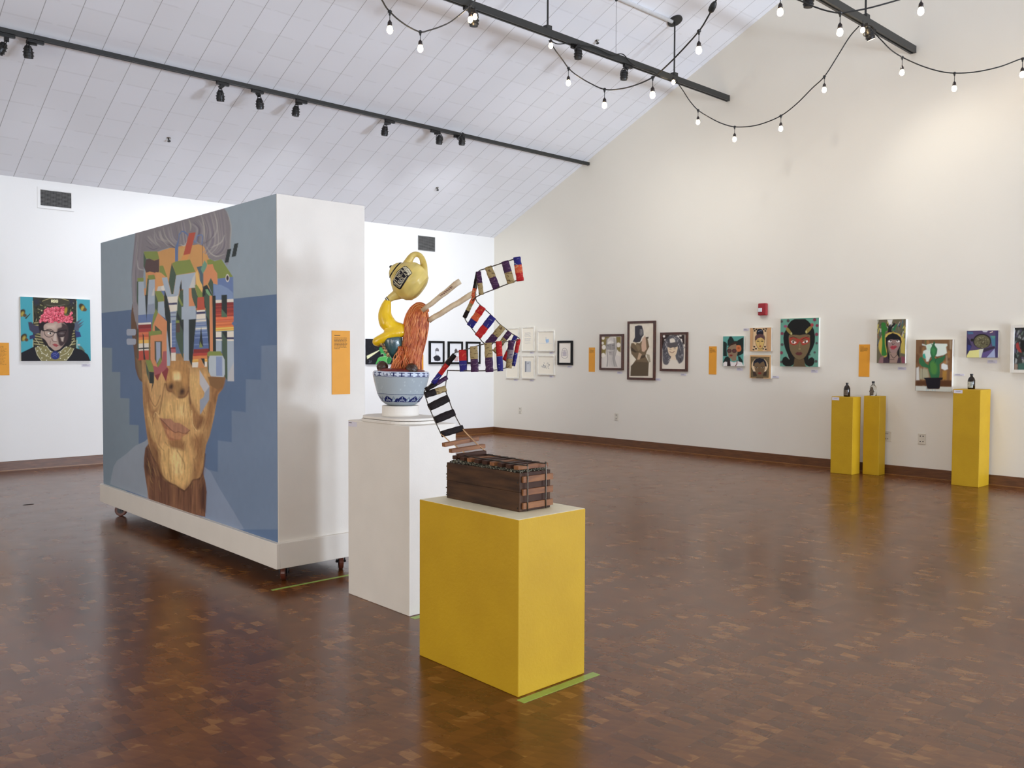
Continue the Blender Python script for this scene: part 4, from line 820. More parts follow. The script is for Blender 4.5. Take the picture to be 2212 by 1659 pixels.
def p_mask(p):
    p.z(1670, 680, 13.825); p.P((92, 142, 124), '200 80 1400 80 1400 1600 200 1600')
    for x, y, r, q in ((1240, 150, 50, 0), (1315, 320, 46, 0), (450, 180, 46, 1), (255, 200, 40, 1), (270, 560, 48, 0), (1300, 585, 50, 0), (270, 890, 44, 1), (1300, 850, 36, 1), (250, 1135, 48, 0), (1240, 1125, 34, 1), (1090, 1190, 30, 1), (1280, 1390, 44, 1), (250, 1410, 40, 1)): p.E((112, 52, 68) if q == 0 else (74, 70, 70), x, y, r, r, 1.2); p.L((60, 80, 70), 6, [x, y+r, x, y+r+50], .8, op=.6)
    p.P((22, 22, 20), '450 290 540 180 640 130 960 125 1060 200 1150 300 1220 450 1252 640 1245 820 1190 980 1100 1140 1060 1230 1060 1330 1100 1280 1170 1265 1230 1320 1235 1430 1180 1520 1080 1545 980 1500 920 1400 640 1400 620 1480 520 1540 380 1540 290 1480 262 1380 300 1280 380 1245 440 1290 470 1330 430 1180 360 1000 320 860 305 700 320 560 400 420', 1.2)
    p.P((104, 88, 62), '470 640 560 600 1050 590 1100 700 1100 900 1060 1060 980 1220 900 1300 790 1345 690 1310 600 1220 520 1080 480 900', 1.2, True); p.P((88, 72, 50), '640 1300 800 1350 910 1300 960 1500 1000 1560 560 1560 620 1480', 1.5); p.P((22, 22, 20), '460 400 1090 380 1050 560 800 610 560 590', 1.5)
    p.P((146, 54, 42), '480 690 560 660 690 690 790 730 870 680 1000 650 1090 690 1090 800 1000 880 870 910 800 780 720 880 600 910 490 850', 1.5)
    for x, s in ((615, 1), (955, -1)):
        p.P((104, 84, 60), [x-95, 750, x, 700, x+95, 760, x+60, 790, x-60, 780], 2, op=.7); p.P((214, 196, 186), [x-85, 785, x-20, 770, x+85, 820, x+30, 865, x-50, 850] if s > 0 else [x-80, 830, x-20, 780, x+75, 770, x+85, 810, x, 850], 1); p.E((60, 44, 30), x-15 if s > 0 else x+5, 812, 30, 34, 1); p.E((26, 20, 18), x-8 if s > 0 else x+12, 808, 13, 16, .8); p.L((46, 30, 24), 14, [x-100, 745 if s < 0 else 680, x, 660 if s > 0 else 690, x+100, 700 if s > 0 else 655])
    p.E((236, 214, 204), 1010, 795, 28, 28, 1); p.L((132, 112, 80), 12, '800 860 795 980'); p.L((70, 56, 40), 8, '730 1020 790 1040 860 1015'); p.E((156, 140, 100), 790, 1022, 26, 14, 2)
    p.P((84, 44, 42), '660 1155 720 1110 780 1120 830 1110 880 1150 840 1200 770 1215 700 1200', 1.2)
    for q in ('390 390 450 390 570 560 530 600 400 470', '965 480 1090 350 1170 360 1100 480 1000 560'): p.P((126, 112, 56), q, 1.2, True)
    p.E((176, 172, 120), 545, 560, 22, 34, 1, 0); p.E((176, 172, 120), 990, 510, 20, 40, 1); p.E((136, 70, 96), 370, 345, 56, 40, 1.2); p.E((150, 56, 60), 1165, 305, 46, 52, 1.2); p.L((170, 170, 160), 8, '430 1180 450 1260 485 1330', .8)
hang('hanging_painting', 0, Z3(1315, 385), Z3(1955, 1205), p_mask, 'large painting of a black-haired woman in a red eye mask on green', gain=1.35, th=.045, nu=120, nv=140)
card(0, *Z3(568, 1222), *Z3(668, 1270), 'small label below the painting of the woman in sunglasses'); card(0, *Z3(682, 550), *Z3(770, 592), 'small label left of the upper wood panel'); card(0, *Z3(1175, 1360), *Z3(1285, 1400), 'small label right of the lower wood panel'); card(0, *Z3(1835, 1255), *Z3(1945, 1305), 'small label below the large red mask painting')
# ---- right-hand group ----
def p_braid(p):
    p.z(1885, 680, 9.217); p.P((92, 86, 66), '80 60 700 60 700 1000 80 1000')
    for k in range(90):
        x, y = random.uniform(90, 650), random.uniform(90, 640); p.L(random.choice([(120, 60, 60), (176, 164, 76), (70, 96, 78), (168, 166, 150), (60, 44, 44), (96, 110, 96), (120, 84, 66), (64, 82, 108)]), random.uniform(14, 34), [x, y, x+random.uniform(-40, 20), y+random.uniform(40, 110)], 1.2, op=.75)
    p.P((172, 150, 66), '120 560 180 440 250 460 290 560 280 820 200 820 130 700', 2, True); p.P((168, 150, 72), '560 500 640 460 645 780 560 760', 2); p.P((200, 198, 190), '290 100 400 95 380 180 330 200', 1.5)
    p.P((44, 104, 44), '175 170 215 150 260 175 265 230 300 270 290 320 250 350 245 560 265 700 280 800 180 800 190 560 175 300', 1.5, True); p.P((40, 104, 66), '400 280 470 180 490 190 450 300 390 330', 1.5)
    p.P((24, 26, 28), '275 170 300 180 330 240 345 200 360 240 420 160 460 180 380 270 370 330 460 340 460 360 300 350 310 260', 1.2); p.P((186, 160, 80), '245 440 260 390 330 350 440 350 530 380 590 460 600 560 540 560 300 500', 1.5)
    p.P((22, 22, 26), '258 460 310 400 400 360 490 390 560 450 580 540 560 600 530 700 535 820 520 950 480 950 490 760 500 560 300 530 300 700 340 830 330 950 300 950 290 740 262 600', 1.2)
    p.P((136, 112, 106), '300 530 360 490 430 500 530 500 545 600 500 700 470 760 430 785 380 770 330 690', 1.5, True); p.P((140, 116, 104), '340 760 470 760 520 850 500 960 340 960', 1.5); p.P((60, 44, 54), '200 870 300 830 330 960 180 965', 1.2); p.P((60, 44, 54), '510 850 560 850 560 965 480 965', 1.2); p.P((124, 92, 92), '110 965 150 850 215 810 210 960', 1.2); p.P((120, 62, 76), '570 820 645 850 645 965 580 965', 1.2)
    p.L((30, 24, 26), 10, '360 790 420 860 490 790'); p.L((60, 44, 50), 8, '300 890 430 890'); p.P((150, 56, 64), '340 640 400 610 420 625 450 610 490 635 430 690 380 690', 1); p.L((80, 26, 34), 6, '340 642 420 650 490 638')
    for x in (345, 505): p.E((220, 214, 206), x, 530, 34, 18, 1); p.E((26, 22, 24), x+(14 if x < 400 else -10), 522, 12, 12, .8); p.L((30, 24, 24), 9, [x-36, 505, x+36, 505])
    p.L((40, 30, 30), 9, '385 560 400 595 440 570')
hang('hanging_painting', 0, (1895.6, 690.8), (1955, 785), p_braid, 'bright painting of a woman with braids beside a green cactus', gain=1.35, th=.06)
card(0, *Z4(818, 783), *Z4(908, 815), 'small label below the braided woman painting')
def p_cactus(p):
    p.z(1885, 680, 9.217); p.P((112, 82, 54), '840 480 1620 480 1620 1560 840 1560')
    for k in range(60): x, y = random.uniform(870, 1590), random.uniform(500, 1400); p.L(random.choice([(90, 62, 40), (136, 100, 64), (160, 116, 66), (78, 56, 42), (150, 134, 110)]), random.uniform(30, 60), [x, y, x+random.uniform(-10, 10), y+random.uniform(60, 160)], 3, op=.55)
    p.P((196, 206, 196), '985 580 1060 600 1180 570 1480 580 1490 610 1460 640 1480 760 1420 800 1280 830 1230 800 1150 840 1110 930 1070 930 1050 830 1000 790 1010 720 1080 690 1060 620 990 605', 2); p.P((176, 204, 182), '1080 600 1180 580 1150 720 1080 700', 3, op=.8); p.P((200, 204, 200), '1370 990 1400 965 1490 1000 1500 1080 1440 1105 1370 1070', 2); p.P((190, 190, 184), '870 1060 920 1040 930 1300 865 1310', 3)
    p.P((150, 146, 120), '940 1060 1100 1080 1130 1240 1020 1290 930 1280', 3, op=.8); p.P((80, 50, 28), '860 1300 1000 1310 1590 1300 1580 1430 860 1410', 3, op=.8); p.P((150, 112, 50), '1390 1120 1480 1110 1470 1290 1380 1290', 3, op=.8)
    p.P((190, 194, 186), '855 1415 1075 1425 1080 1480 1330 1480 1345 1430 1580 1440 1570 1545 850 1535', 1.5)
    for x in (1065, 1100, 1190, 1240): p.L((90, 150, 170), 10, [x, 1440, x+5, 1530], 1, op=.6)
    p.L((60, 50, 40), 6, '990 1060 990 1290'); p.P((44, 96, 60), '1100 1060 980 1030 925 960 920 880 960 835 990 850 1050 960 1110 1000 1130 940 1180 890 1170 850 1145 760 1150 680 1190 600 1235 600 1290 680 1280 770 1235 850 1260 880 1340 850 1400 830 1440 790 1445 850 1400 930 1330 980 1340 1150 1320 1260 1160 1260 1130 1160', 1.2)
    p.P((70, 120, 56), '1140 960 1200 920 1260 960 1290 1080 1260 1180 1180 1180 1140 1080', 4, True, .8); p.P((60, 124, 72), '1160 700 1200 640 1260 700 1230 820 1190 800', 3, True, .6); p.L((30, 74, 46), 10, '1140 1060 1130 960 1180 890'); p.L((30, 74, 46), 10, '1240 960 1260 890 1300 870'); p.P((50, 150, 130), '1000 780 1040 770 1060 850 1040 880 1000 840', 2); p.P((40, 84, 56), '1165 570 1200 590 1220 520 1245 560 1230 610 1180 610', 1)
    p.L((60, 100, 60), 12, '1060 510 1050 550 1065 600', 1); p.P((22, 18, 26), '1010 1255 1400 1250 1390 1290 1350 1300 1340 1440 1310 1475 1110 1475 1080 1440 1050 1290', 1.2)
hang('hanging_painting', 0, (1979, 734.2), (2055.5, 846.5), p_cactus, 'painting of a potted green cactus on a brown ground, right part of the gable wall', gain=1.35, th=.05)
card(0, *Z4(1443, 857), *Z4(1550, 882), 'small label right of the cactus painting')
def p_disc(p):
    p.z(2080, 690, 12.57); p.P((78, 66, 96), '90 280 1000 280 1000 1070 90 1070'); p.P((64, 96, 124), '120 330 270 340 290 400 140 400', 1.5); p.P((66, 112, 132), '740 440 930 450 900 780 800 720', 1.5); p.P((78, 132, 118), '750 450 900 450 830 530', 1.5); p.P((44, 40, 64), '110 480 180 560 240 720 180 840 110 950', 1.5); p.P((50, 56, 110), '130 680 230 720 190 840 130 860', 1.5)
    p.P((52, 44, 60), '560 800 860 720 880 780 600 900 530 900', 1.5); p.P((204, 200, 130), '110 970 180 850 380 830 500 800 520 900 480 1035 100 1035', 1); p.P((190, 194, 180), '440 830 560 790 500 1035 440 1035', 1.5); p.P((146, 156, 184), '860 790 880 1035 640 1035', 1); p.P((86, 74, 120), '530 900 860 790 640 1035 500 1035', 1.5, op=.6); p.P((60, 54, 90), '880 320 950 320 950 1035 880 1035', 1.5)
    p.E((30, 26, 30), 520, 590, 245, 200, 1.5); p.E((30, 26, 30), 250, 560, 40, 40, 1); p.E((92, 88, 64), 520, 605, 215, 180, 1.5)
    for k in range(70): a = random.uniform(0, 6.28); r = random.uniform(20, 200); x, y = 520+r*math.cos(a), 605+r*.8*math.sin(a); p.L(random.choice([(46, 42, 34), (140, 136, 110), (110, 104, 76), (60, 56, 46)]), 14, [x, y, x+30*math.sin(a), y-26*math.cos(a)], 1, op=.8)
    p.P((170, 170, 180), '520 305 690 300 640 350 560 345', 1); p.P((216, 196, 176), '730 350 810 320 815 345 735 368', 1)
hang('hanging_painting', 0, (2088.6, 714.7), (2155.5, 772.7), p_disc, 'small purple painting with a dark round disc above the tall yellow plinth', gain=1.35, th=.04)
card(0, *Z4(1808, 705), *Z4(1915, 742), 'small label below the small purple painting')
def p_abs(p):
    p.z(2080, 690, 12.57); p.P((52, 54, 52), '1300 100 2400 100 2400 1500 1300 1500')
    for k in range(150): x, y = random.uniform(1350, 2200), random.uniform(150, 1420); p.L(random.choice([(40, 42, 42), (120, 124, 124), (86, 100, 92), (30, 30, 30), (76, 72, 92), (150, 152, 146)]), random.uniform(20, 60), [x, y, x+random.uniform(-40, 40), y+random.uniform(20, 90)], 1.5, op=.7)
    p.P((28, 28, 26), '1560 560 1700 560 1720 900 1600 880 1540 700', 3); p.P((140, 52, 48), '1440 660 1500 620 1540 760 1600 900 1520 880 1450 780', 1.5); p.P((60, 90, 80), '1500 1200 1700 1180 1700 1420 1500 1420', 3); p.P((128, 110, 96), '1400 1200 1480 1220 1480 1380 1380 1420', 3)
framed(0, (2183.2, 701.3), (2252, 806.3), None, 'mat', 'frame_white', p_abs, 'white framed dark abstract cut off by the right edge of the photo', fw=.035, th=.06, name='framed_painting', base=(50, 50, 50))
# ---- fire alarm, outlets, air vents ----
a0, a1, z0, z1 = rect(0, XG-.05, (1637.3, 655.3), (1654.7, 681))
r = empty('mounted_fire_alarm', (XG, (a0+a1)/2, z0)); tag(r, 'red fire alarm strobe high on the gable wall above the wood panels', 'fire alarm')
MB().box(XG-.055, XG, a1, a0, z0, z1).build('housing', 'alarm', r, bevel=.012)
MB().box(XG-.07, XG-.05, a1+(a0-a1)*.48, a1+(a0-a1)*.9, z0+(z1-z0)*.28, z0+(z1-z0)*.6).build('strobe_lens', 'lens', r, bevel=.006)
def outlet(px, py, w, h, label, kind=0):
    c = on(px, py, 0, XG); r = empty('wall_outlet', (XG, c[1], c[2]-h/2)); tag(r, label, 'outlet', 'outlets along the gable wall')
    MB().box(XG-.008, XG, c[1]-w/2, c[1]+w/2, c[2]-h/2, c[2]+h/2).build('cover_plate', 'plate', r, bevel=.003)
    g = MB()
    for dz in (-.25, .25):
        for dy in ((-.1, .1) if kind == 0 else (-.18, .18)):
            if kind == 0: g.box(XG-.0095, XG-.0079, c[1]+dy*w-.003, c[1]+dy*w+.003, c[2]+dz*h-.008, c[2]+dz*h+.008)
            else: g.lathe([(0, .007), (.0015, .007)], (XG-.0079, c[1]+dy*w, c[2]+dz*h), (-1, 0, 0), 12)
    tag(g.build('socket_slots', 'slot', r), kind='stuff')
outlet(1124, 886.5, .075, .115, 'ivory outlet low on the gable wall, nearest the room corner'); outlet(1332, 900.5, .075, .115, 'ivory outlet low on the gable wall below the brown frames')
outlet(1916.5, 942, .11, .125, 'outlet partly hidden behind the second short yellow plinth'); outlet(1991.5, 948, .09, .13, 'ivory jack plate low on the wall left of the tall yellow plinth', 1)
def vent(tl, br, border, label):
    x0, x1, z0, z1 = rect(1, YL-.012, tl, br); r = empty('air_vent', ((x0+x1)/2, YL, z0)); tag(r, label, 'air vent', 'air vents high on the left wall')
    g = MB(); bd = border
    g.box(x0, x1, YL-.014, YL, z0, z0+bd).box(x0, x1, YL-.014, YL, z1-bd, z1).box(x0, x0+bd, YL-.014, YL, z0+bd, z1-bd).box(x1-bd, x1, YL-.014, YL, z0+bd, z1-bd)
    g.build('vent_frame', 'wall_left' if bd > .02 else 'vent', r); MB().box(x0+bd, x1-bd, YL-.004, YL, z0+bd, z1-bd).build('duct_opening', 'ventback', r)
    g = MB(); n = 12
    for k in range(n):
        zz = z0+bd+(z1-z0-2*bd)*(k+.5)/n; g.obox(((x0+x1)/2, YL-.008, zz), ((1, 0, 0), (0, 1, .5), (0, -.5, 1)), ((x1-x0)/2-bd, .005, .0024))
    for k in range(1, 20): xx = x0+bd+(x1-x0-2*bd)*k/20; g.box(xx-.0012, xx+.0012, YL-.007, YL-.004, z0+bd, z1-bd)
    g.build('louvre', 'vent', r)
vent((80.5, 402.5), (160.5, 457), .034, 'large white framed air vent high on the left wall, left of the display wall'); vent((903.5, 508.3), (939.8, 543.6), .006, 'small grey air vent high on the far wall above the teapot')
# faint wall plate seam and ceiling fittings
def sprinkler(px, py, label):
    K_ = .62
    c = onceil(px, py); n = np.array((0, -SL, -1.)); n /= np.linalg.norm(n); r = empty('sprinkler_head', c); tag(r, label, 'sprinkler', 'sprinkler heads in the ceiling')
    g = MB(); g.lathe([(0, .03), (.004, .028), (.007, .013)], c, n, 20); g.build('escutcheon', 'chrome', r, smooth=True)
    g = MB(); g.lathe([(.007, .008), (.02, .007)], c, n, 10); g.lathe([(.040, .02), (.043, .02)], c, n, 14)
    for q in (-1, 1): g.tube([c+n*.013+np.array((.008*q, 0, 0)), c+n*.026+np.array((.012*q, 0, 0)), c+n*.041], .0027, 6)
    g.build('deflector', 'black', r)
sprinkler(364, 299, 'sprinkler head in the ceiling left of centre, below the long track'); sprinkler(944, 406, 'sprinkler head in the ceiling above the small far vent'); sprinkler(1289, 88, 'sprinkler head in the ceiling behind the second track')
# ================= PLINTHS =================
def plinth(name, x0, x1, y0, y1, h, body, top, label, cat='plinth', group=None):
    g = MB(); g.box(x0, x1, y0, y1, 0, h)
    for i in range(len(g.m)): pass
    o = g.build(name, [body, top], bevel=.004)
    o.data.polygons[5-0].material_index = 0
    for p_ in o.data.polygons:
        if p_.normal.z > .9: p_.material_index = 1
    tag(o, label, cat, group); return o
YB = (2.470, 2.886, 2.622, 3.318, .757)
plinth('display_plinth', *YB, 'yellow', 'cream', 'wide low yellow plinth in the foreground with a pale top, carrying the wooden crate')
plinth('display_plinth', 2.797, 3.127, 3.85, 4.474, 1.056, 'plaster', 'plaster', 'white plinth standing between the mobile wall and the foreground yellow plinth')
PG = 'yellow plinths along the gable wall'
def ped(fl, fc, yc0, yc1, bx, h, label):
    x0 = on(fc[0], fc[1], 2, 0)[0]
    y_r = on(fc[0], fc[1], 0, x0)[1]; y_l = on(fl[0], fl[1], 0, x0)[1]; x1 = on(bx, fc[1], 1, y_r)[0]
    x1 = min(x1, XG-.03); plinth('display_plinth', x0, x1, y_r, y_l, h, 'yellow', 'yellow', label, group=PG); return x0, x1, y_r, y_l
P1 = ped((1793.5, 1022), (1840, 1026), 0, 0, 1857, .952, 'short yellow plinth against the gable wall, left one of the close pair')
P2 = ped((1863, 1025), (1897, 1027.5), 0, 0, 1911, .968, 'short yellow plinth against the gable wall, right one of the close pair')
P3 = ped((2054.5, 1048), (2113.5, 1053.5), 0, 0, 2135.5, 1.086, 'tallest yellow plinth, standing alone near the right edge of the photo')
for (x0, x1, y0, y1), h, n in ((P1, .952, 'left short yellow plinth of the pair'), (P3, 1.086, 'tall lone yellow plinth')):
    o = MB().box(x0-.0015, x0, y1-.1, y1-.008, h-.045, h-.008).build('mounted_label_card', 'card'); tag(o, 'small label stuck to the top corner of the '+n, 'label', 'labels on the yellow plinths')
    MB().box(x0-.0021, x0-.0015, y1-.08, y1-.03, h-.025, h-.02).build('printed_text', 'cardink', o)
o = MB().box(2.7955, 2.797, 4.375, 4.468, 1.018, 1.048).build('mounted_label_card', 'card'); tag(o, 'small label on the upper left corner of the white plinth', 'label'); MB().box(2.7948, 2.7955, 4.43, 4.462, 1.038, 1.042).build('printed_text', 'ink', o)
# green floor tape
def tape(name_pts, label):
    g = MB()
    for (x0, x1, y0, y1) in name_pts: g.box(x0, x1, y0, y1, 0, .0012)
    tag(g.build('floor_tape', 'tape'), label, 'tape', 'green floor tape')
tape([(2.448, 2.925, 2.562, 2.606)], 'green tape strip on the floor in front of the foreground yellow plinth')
tape([(2.79, 3.15, 3.79, 3.832)], 'green tape on the floor at the foot of the white plinth')
tape([(2.485, 3.12, 4.835, 4.86)], 'green tape strip on the floor before the mobile wall')
o = MB().ball(on(61, 1090, 2, 0)+np.array((0, 0, .002)), (.05, .012, .002), 10, 5, 0, .3).build('floor_mark', 'rubber'); tag(o, 'small dark scrap lying on the floor at far left', 'scrap')

# ---- bottles on the plinths ----
def glassy(name, rgb, rough=.08, tr=0.):
    m, nt, b = nodes(name); b.inputs['Base Color'].default_value = (*s2l(rgb), 1); b.inputs['Roughness'].default_value = rough
    b.inputs['Transmission Weight'].default_value = tr; b.inputs['IOR'].default_value = 1.45; return m
M['dark_glass'] = glassy('dark_brown_glass', (30, 20, 12)); M['clear_glass'] = glassy('clear_glass', (240, 242, 240), .03, 1.)
M['lab_dark'] = pm('bottle_label_dark', (112, 100, 84), .5, rgb2=(60, 48, 40), scale=60); M['lab_pale'] = pm('bottle_label_pale', (206, 204, 186), .5, rgb2=(120, 130, 128), scale=50)
def bottle(px, P, h, hh, kind, label):
    z0 = h; x = P[0]+.45*(P[1]-P[0]); y = on(px, 850, 0, x)[1]
    r = empty('bottle', (x, y, z0)); tag(r, label, 'bottle', 'bottles on the yellow plinths'); s = hh/.17; c = (x, y, z0)
    if kind < 2:
        MB().lathe([(0, .034), (.004, .038), (.1, .038), (.125, .030), (.140, .018), (.146, .0135), (.158, .0135), (.160, .015), (.17, .015)], c, n=28).build('glass_body', 'dark_glass', r, smooth=True)
        q = MB(); N = 14; vs = []
        for i in range(N+1):
            a = PI+(i/N-.5)*2.3-.4; vs += [(x+.0386*math.cos(a), y+.0386*math.sin(a), z0+.018), (x+.0386*math.cos(a), y+.0386*math.sin(a), z0+.085)]
        q.add(vs, [(2*i, 2*i+2, 2*i+3, 2*i+1) for i in range(N)]); q.build('bottle_label', 'lab_dark' if kind == 0 else 'lab_pale', r)
        MB().lathe([(.158, .016), (.172, .016), (.173, .014)], c, n=18).build('bottle_cap', 'rubber', r)
    else:
        MB().lathe([(0, .034), (.004, .040), (.075, .041), (.11, .036), (.13, .022), (.14, .014), (.158, .013)], c, n=28).build('glass_body', 'clear_glass', r, smooth=True)
        g = MB(); g.add([(x-.0415, y+a*.03, z0+b_*.1+.006) for a, b_ in ((-.7, 0), (.7, 0), (.75, .3), (1, .5), (.7, .65), (.55, .9), (.2, 1.05), (-.2, 1.05), (-.55, .9), (-.7, .65), (-1, .5), (-.75, .3))]+[(x-.0365, y+a*.03, z0+b_*.1+.006) for a, b_ in ((-.7, 0), (.7, 0), (.75, .3), (1, .5), (.7, .65), (.55, .9), (.2, 1.05), (-.2, 1.05), (-.55, .9), (-.7, .65), (-1, .5), (-.75, .3))], [tuple(range(12)), tuple(range(23, 11, -1))]+[(i, (i+1) % 12, 12+(i+1) % 12, 12+i) for i in range(12)])
        g.build('bottle_label', 'lab_dark', r); MB().lathe([(.155, .017), (.178, .017)], c, n=18).build('bottle_cap', 'rubber', r)
bottle(1829.5, P1, .952, .17, 0, 'dark glass bottle standing on the left short yellow plinth'); bottle(1886, P2, .968, .17, 2, 'clear glass bottle with black cap on the right short yellow plinth'); bottle(2098, P3, 1.086, .17, 1, 'dark bottle with a pale label on the tall yellow plinth')

# ================= NOODLE BOWL SCULPTURE =================
# board and round riser on the white plinth
def rrect(x0, x1, y0, y1, r, z0, z1):
    pts = []
    for cx, cy, a0 in ((x1-r, y1-r, 0), (x0+r, y1-r, 90), (x0+r, y0+r, 180), (x1-r, y0+r, 270)):
        for k in range(9): a = math.radians(a0+k*11.25); pts.append((cx+r*math.cos(a), cy+r*math.sin(a)))
    n = len(pts); g = MB(); g.add([(x, y, z0) for x, y in pts]+[(x, y, z1) for x, y in pts], [tuple(range(n-1, -1, -1)), tuple(range(n, 2*n))]+[(i, (i+1) % n, n+(i+1) % n, n+i) for i in range(n)]); return g
g = rrect(2.79, 3.13, 3.90, 4.42, .15, 1.056, 1.073); o = g.build('round_board', 'plaster', bevel=.003); tag(o, 'pale rounded board lying on the white plinth under the riser', 'board')
g = rrect(2.795, 3.125, 3.905, 4.415, .15, 1.0755, 1.09); g.build('upper_layer', 'plaster', o, bevel=.003)
SCX, SCY = 2.962, 4.165; RZ = 1.151
tag(MB().lathe([(0, .108), (.0585, .108), (.061, .106)], (SCX, SCY, 1.0905), n=48).build('round_riser', 'plaster', bevel=.001), 'short white cylinder riser under the blue and white bowl', 'riser')
D0 = float((np.array((SCX, SCY, 1.2))-CAM)@F_)
root = empty('bowl_sculpture', (SCX, SCY, RZ+.0015)); tag(root, 'sculpture of a noodle bowl with chopsticks and a pouring yellow teapot on white plinth', 'sculpture')
def W3(x, y, dd=0.): return at(780+x/5.821, 520+y/5.821, D0+dd)
PX = D0/FPX/5.821           # metres per zoomed pixel
Rr, Uu = R_, U_
def painted_lathe(name, prof, c, axis, uref, nu, fn, mat='glaze', basec=(128, 128, 128), gain=1.1, coords='photo', amp=0.):
    prof = np.array(prof, float); d = np.r_[0, np.cumsum(np.hypot(*np.diff(prof, axis=0).T))]
    nv = int(nu*.5); tt = np.linspace(0, d[-1], nv); pt = np.interp(tt, d, prof[:, 0]); pr = np.interp(tt, d, prof[:, 1])
    k = np.ones(5)/5; pt[2:-2] = np.convolve(pt, k, 'valid'); pr[2:-2] = np.convolve(pr, k, 'valid')
    a = np.array(axis, float); a /= np.linalg.norm(a); u = np.array(uref, float); u -= a*(u@a); u /= np.linalg.norm(u); w = np.cross(a, u)
    G, T = np.meshgrid(np.linspace(0, 2*PI, nu, endpoint=False), np.arange(nv), indexing='ij'); G = G.ravel(); T = T.ravel()
    rr_ = pr[T]*(1+amp*(np.sin(G*3+T*.05)*np.sin(T*.06+1)+.6*np.sin(G*7+T*.11)*np.sin(T*.13)+.5*np.sin(G*11-T*.09)))
    nrm = np.outer(np.cos(G), u)+np.outer(np.sin(G), w); P = np.array(c)+np.outer(pt[T], a)+nrm*rr_[:, None]
    if coords == 'photo': x, y = proj(P)
    else: x, y = G*100, pt[T]*1000
    p = Paint(x, y, basec)
    if coords == 'photo': p.mask = (nrm@(-F_)) > -.1
    fn(p, G, pt[T]); return gridmesh(name, P, nu, nv, mat, root, np.clip(p.c*gain, .004, .93), True, True)
# bowl
bz = lambda py: (882-py)/FPX*D0
bp = [(0, .070), (.002, .079), (bz(880), .088), (bz(876), .104), (bz(873), .113), (bz(865), .127), (bz(857), .138), (bz(840), .151), (bz(825), .1605), (bz(818), .1645), (bz(813), .165), (bz(809.5), .161), (bz(808.5), .154), (bz(812), .147), (bz(816), .142)]
def f_bowl(p, G, T):
    front = math.atan2(-1, 0)
    # unwrapped: x = angle*100, y = height*1000 (millimetres)
    H1, H0 = bz(810)*1000, bz(819.5)*1000
    DBl = (26, 34, 84)
    p.P((190, 200, 216), [-10, H0, 700, H0, 700, 400, -10, 400], .5)
    for k in range(50): p.E((184, 194, 196), random.uniform(0, 628), random.uniform(70, 155), 3, 6, 2, op=.4)
    for yy in (H0, bz(857)*1000): p.L(DBl, 2.4, [v for i in range(41) for v in (i*16, yy+1.2*math.sin(i*1.3))], .6, smooth=False)
    ym = bz(873)*1000; p.L(DBl, 4.2, [v for i in range(41) for v in (i*16, ym+.6*math.sin(i*1.9))], .6, smooth=False)
    for k in range(21):
        x = k*30+6; y0, y1 = H0+4.5, H1-3.5
        if k % 7 == 5: p.P(DBl, [x+8, y0, x+20, y0, x+14, y1], .6); p.L(DBl, 2.6, [x, y1-2, x+1, y0+2, x+6, y0+1, x+7, y0+8], .5); p.L(DBl, 2.6, [x+22, y1-2, x+27, y1-3, x+27, y0+4, x+22, y0+2], .5); continue
        p.L(DBl, 5, [x+1, y0+1, x+17, y0+1], .5, False); p.L(DBl, 5, [x+1, y1-1, x+17, y1-1], .5, False); p.L(DBl, 5, [x+9, y0, x+9, y1], .5, False)
    for k in range(11):
        x = k*62+20; b_, t = ym, bz(860)*1000
        p.P(DBl, [x-32, b_, x-20, (b_+t)/2, x, t, x+20, (b_+t)/2, x+32, b_], .6)
        for q in (-1, 1): p.L((196, 208, 222), 1.8, [x+q*14, b_+4, x+q*4, b_+8], .5); p.L((196, 208, 222), 1.8, [x+q*10, b_+11, x+q*4, b_+14], .5)
        p.L((196, 208, 222), 1.6, [x, b_+3, x, t-5], .5)
        x += 31; p.P(DBl, [x-16, b_, x, t-4, x+16, b_], .6); p.P((176, 194, 204), [x-12, b_+1, x, t-7, x+12, b_+1], .6); p.P(DBl, [x-9, b_+2, x, t-10, x+9, b_+2], .6); p.P((176, 194, 204), [x-6, b_+3, x, t-14, x+6, b_+3], .6)
    i = T*1000 < bz(881.3)*1000
    p.c[i] = s2l((26, 34, 84)) if False else p.c[i]
tilt = np.array((0, 0, 1.))+R_*.022
painted_lathe('bowl', bp, (SCX, SCY, RZ+.002), tilt, (-F_[0], -F_[1], 0), 460, f_bowl, basec=(158, 168, 174), gain=1.1, coords='uv')
M['sauce'] = pm('red_sauce', (120, 34, 28), .3, rgb2=(84, 24, 26), scale=20, bump=.6, bscale=40)
g = MB(); g.lathe([(bz(826), .12), (bz(812), .139), (bz(806), .137), (bz(803), .11), (bz(802), .0)], (SCX, SCY, RZ+.002), tilt, 40); g.build('red_broth', 'sauce', root, smooth=True)
# meatballs
M['meat'] = pm('meatball_brown', (74, 48, 30), .3, rgb2=(44, 26, 20), scale=25, bump=.8, bscale=50)
for x, y, r, dd in ((268, 1585, 72, -.03), (635, 1618, 76, -.095)):
    MB().ball(W3(x, y, dd), r*PX, 24, 16, 0, .03).build('meatball', 'meat', root, smooth=True)
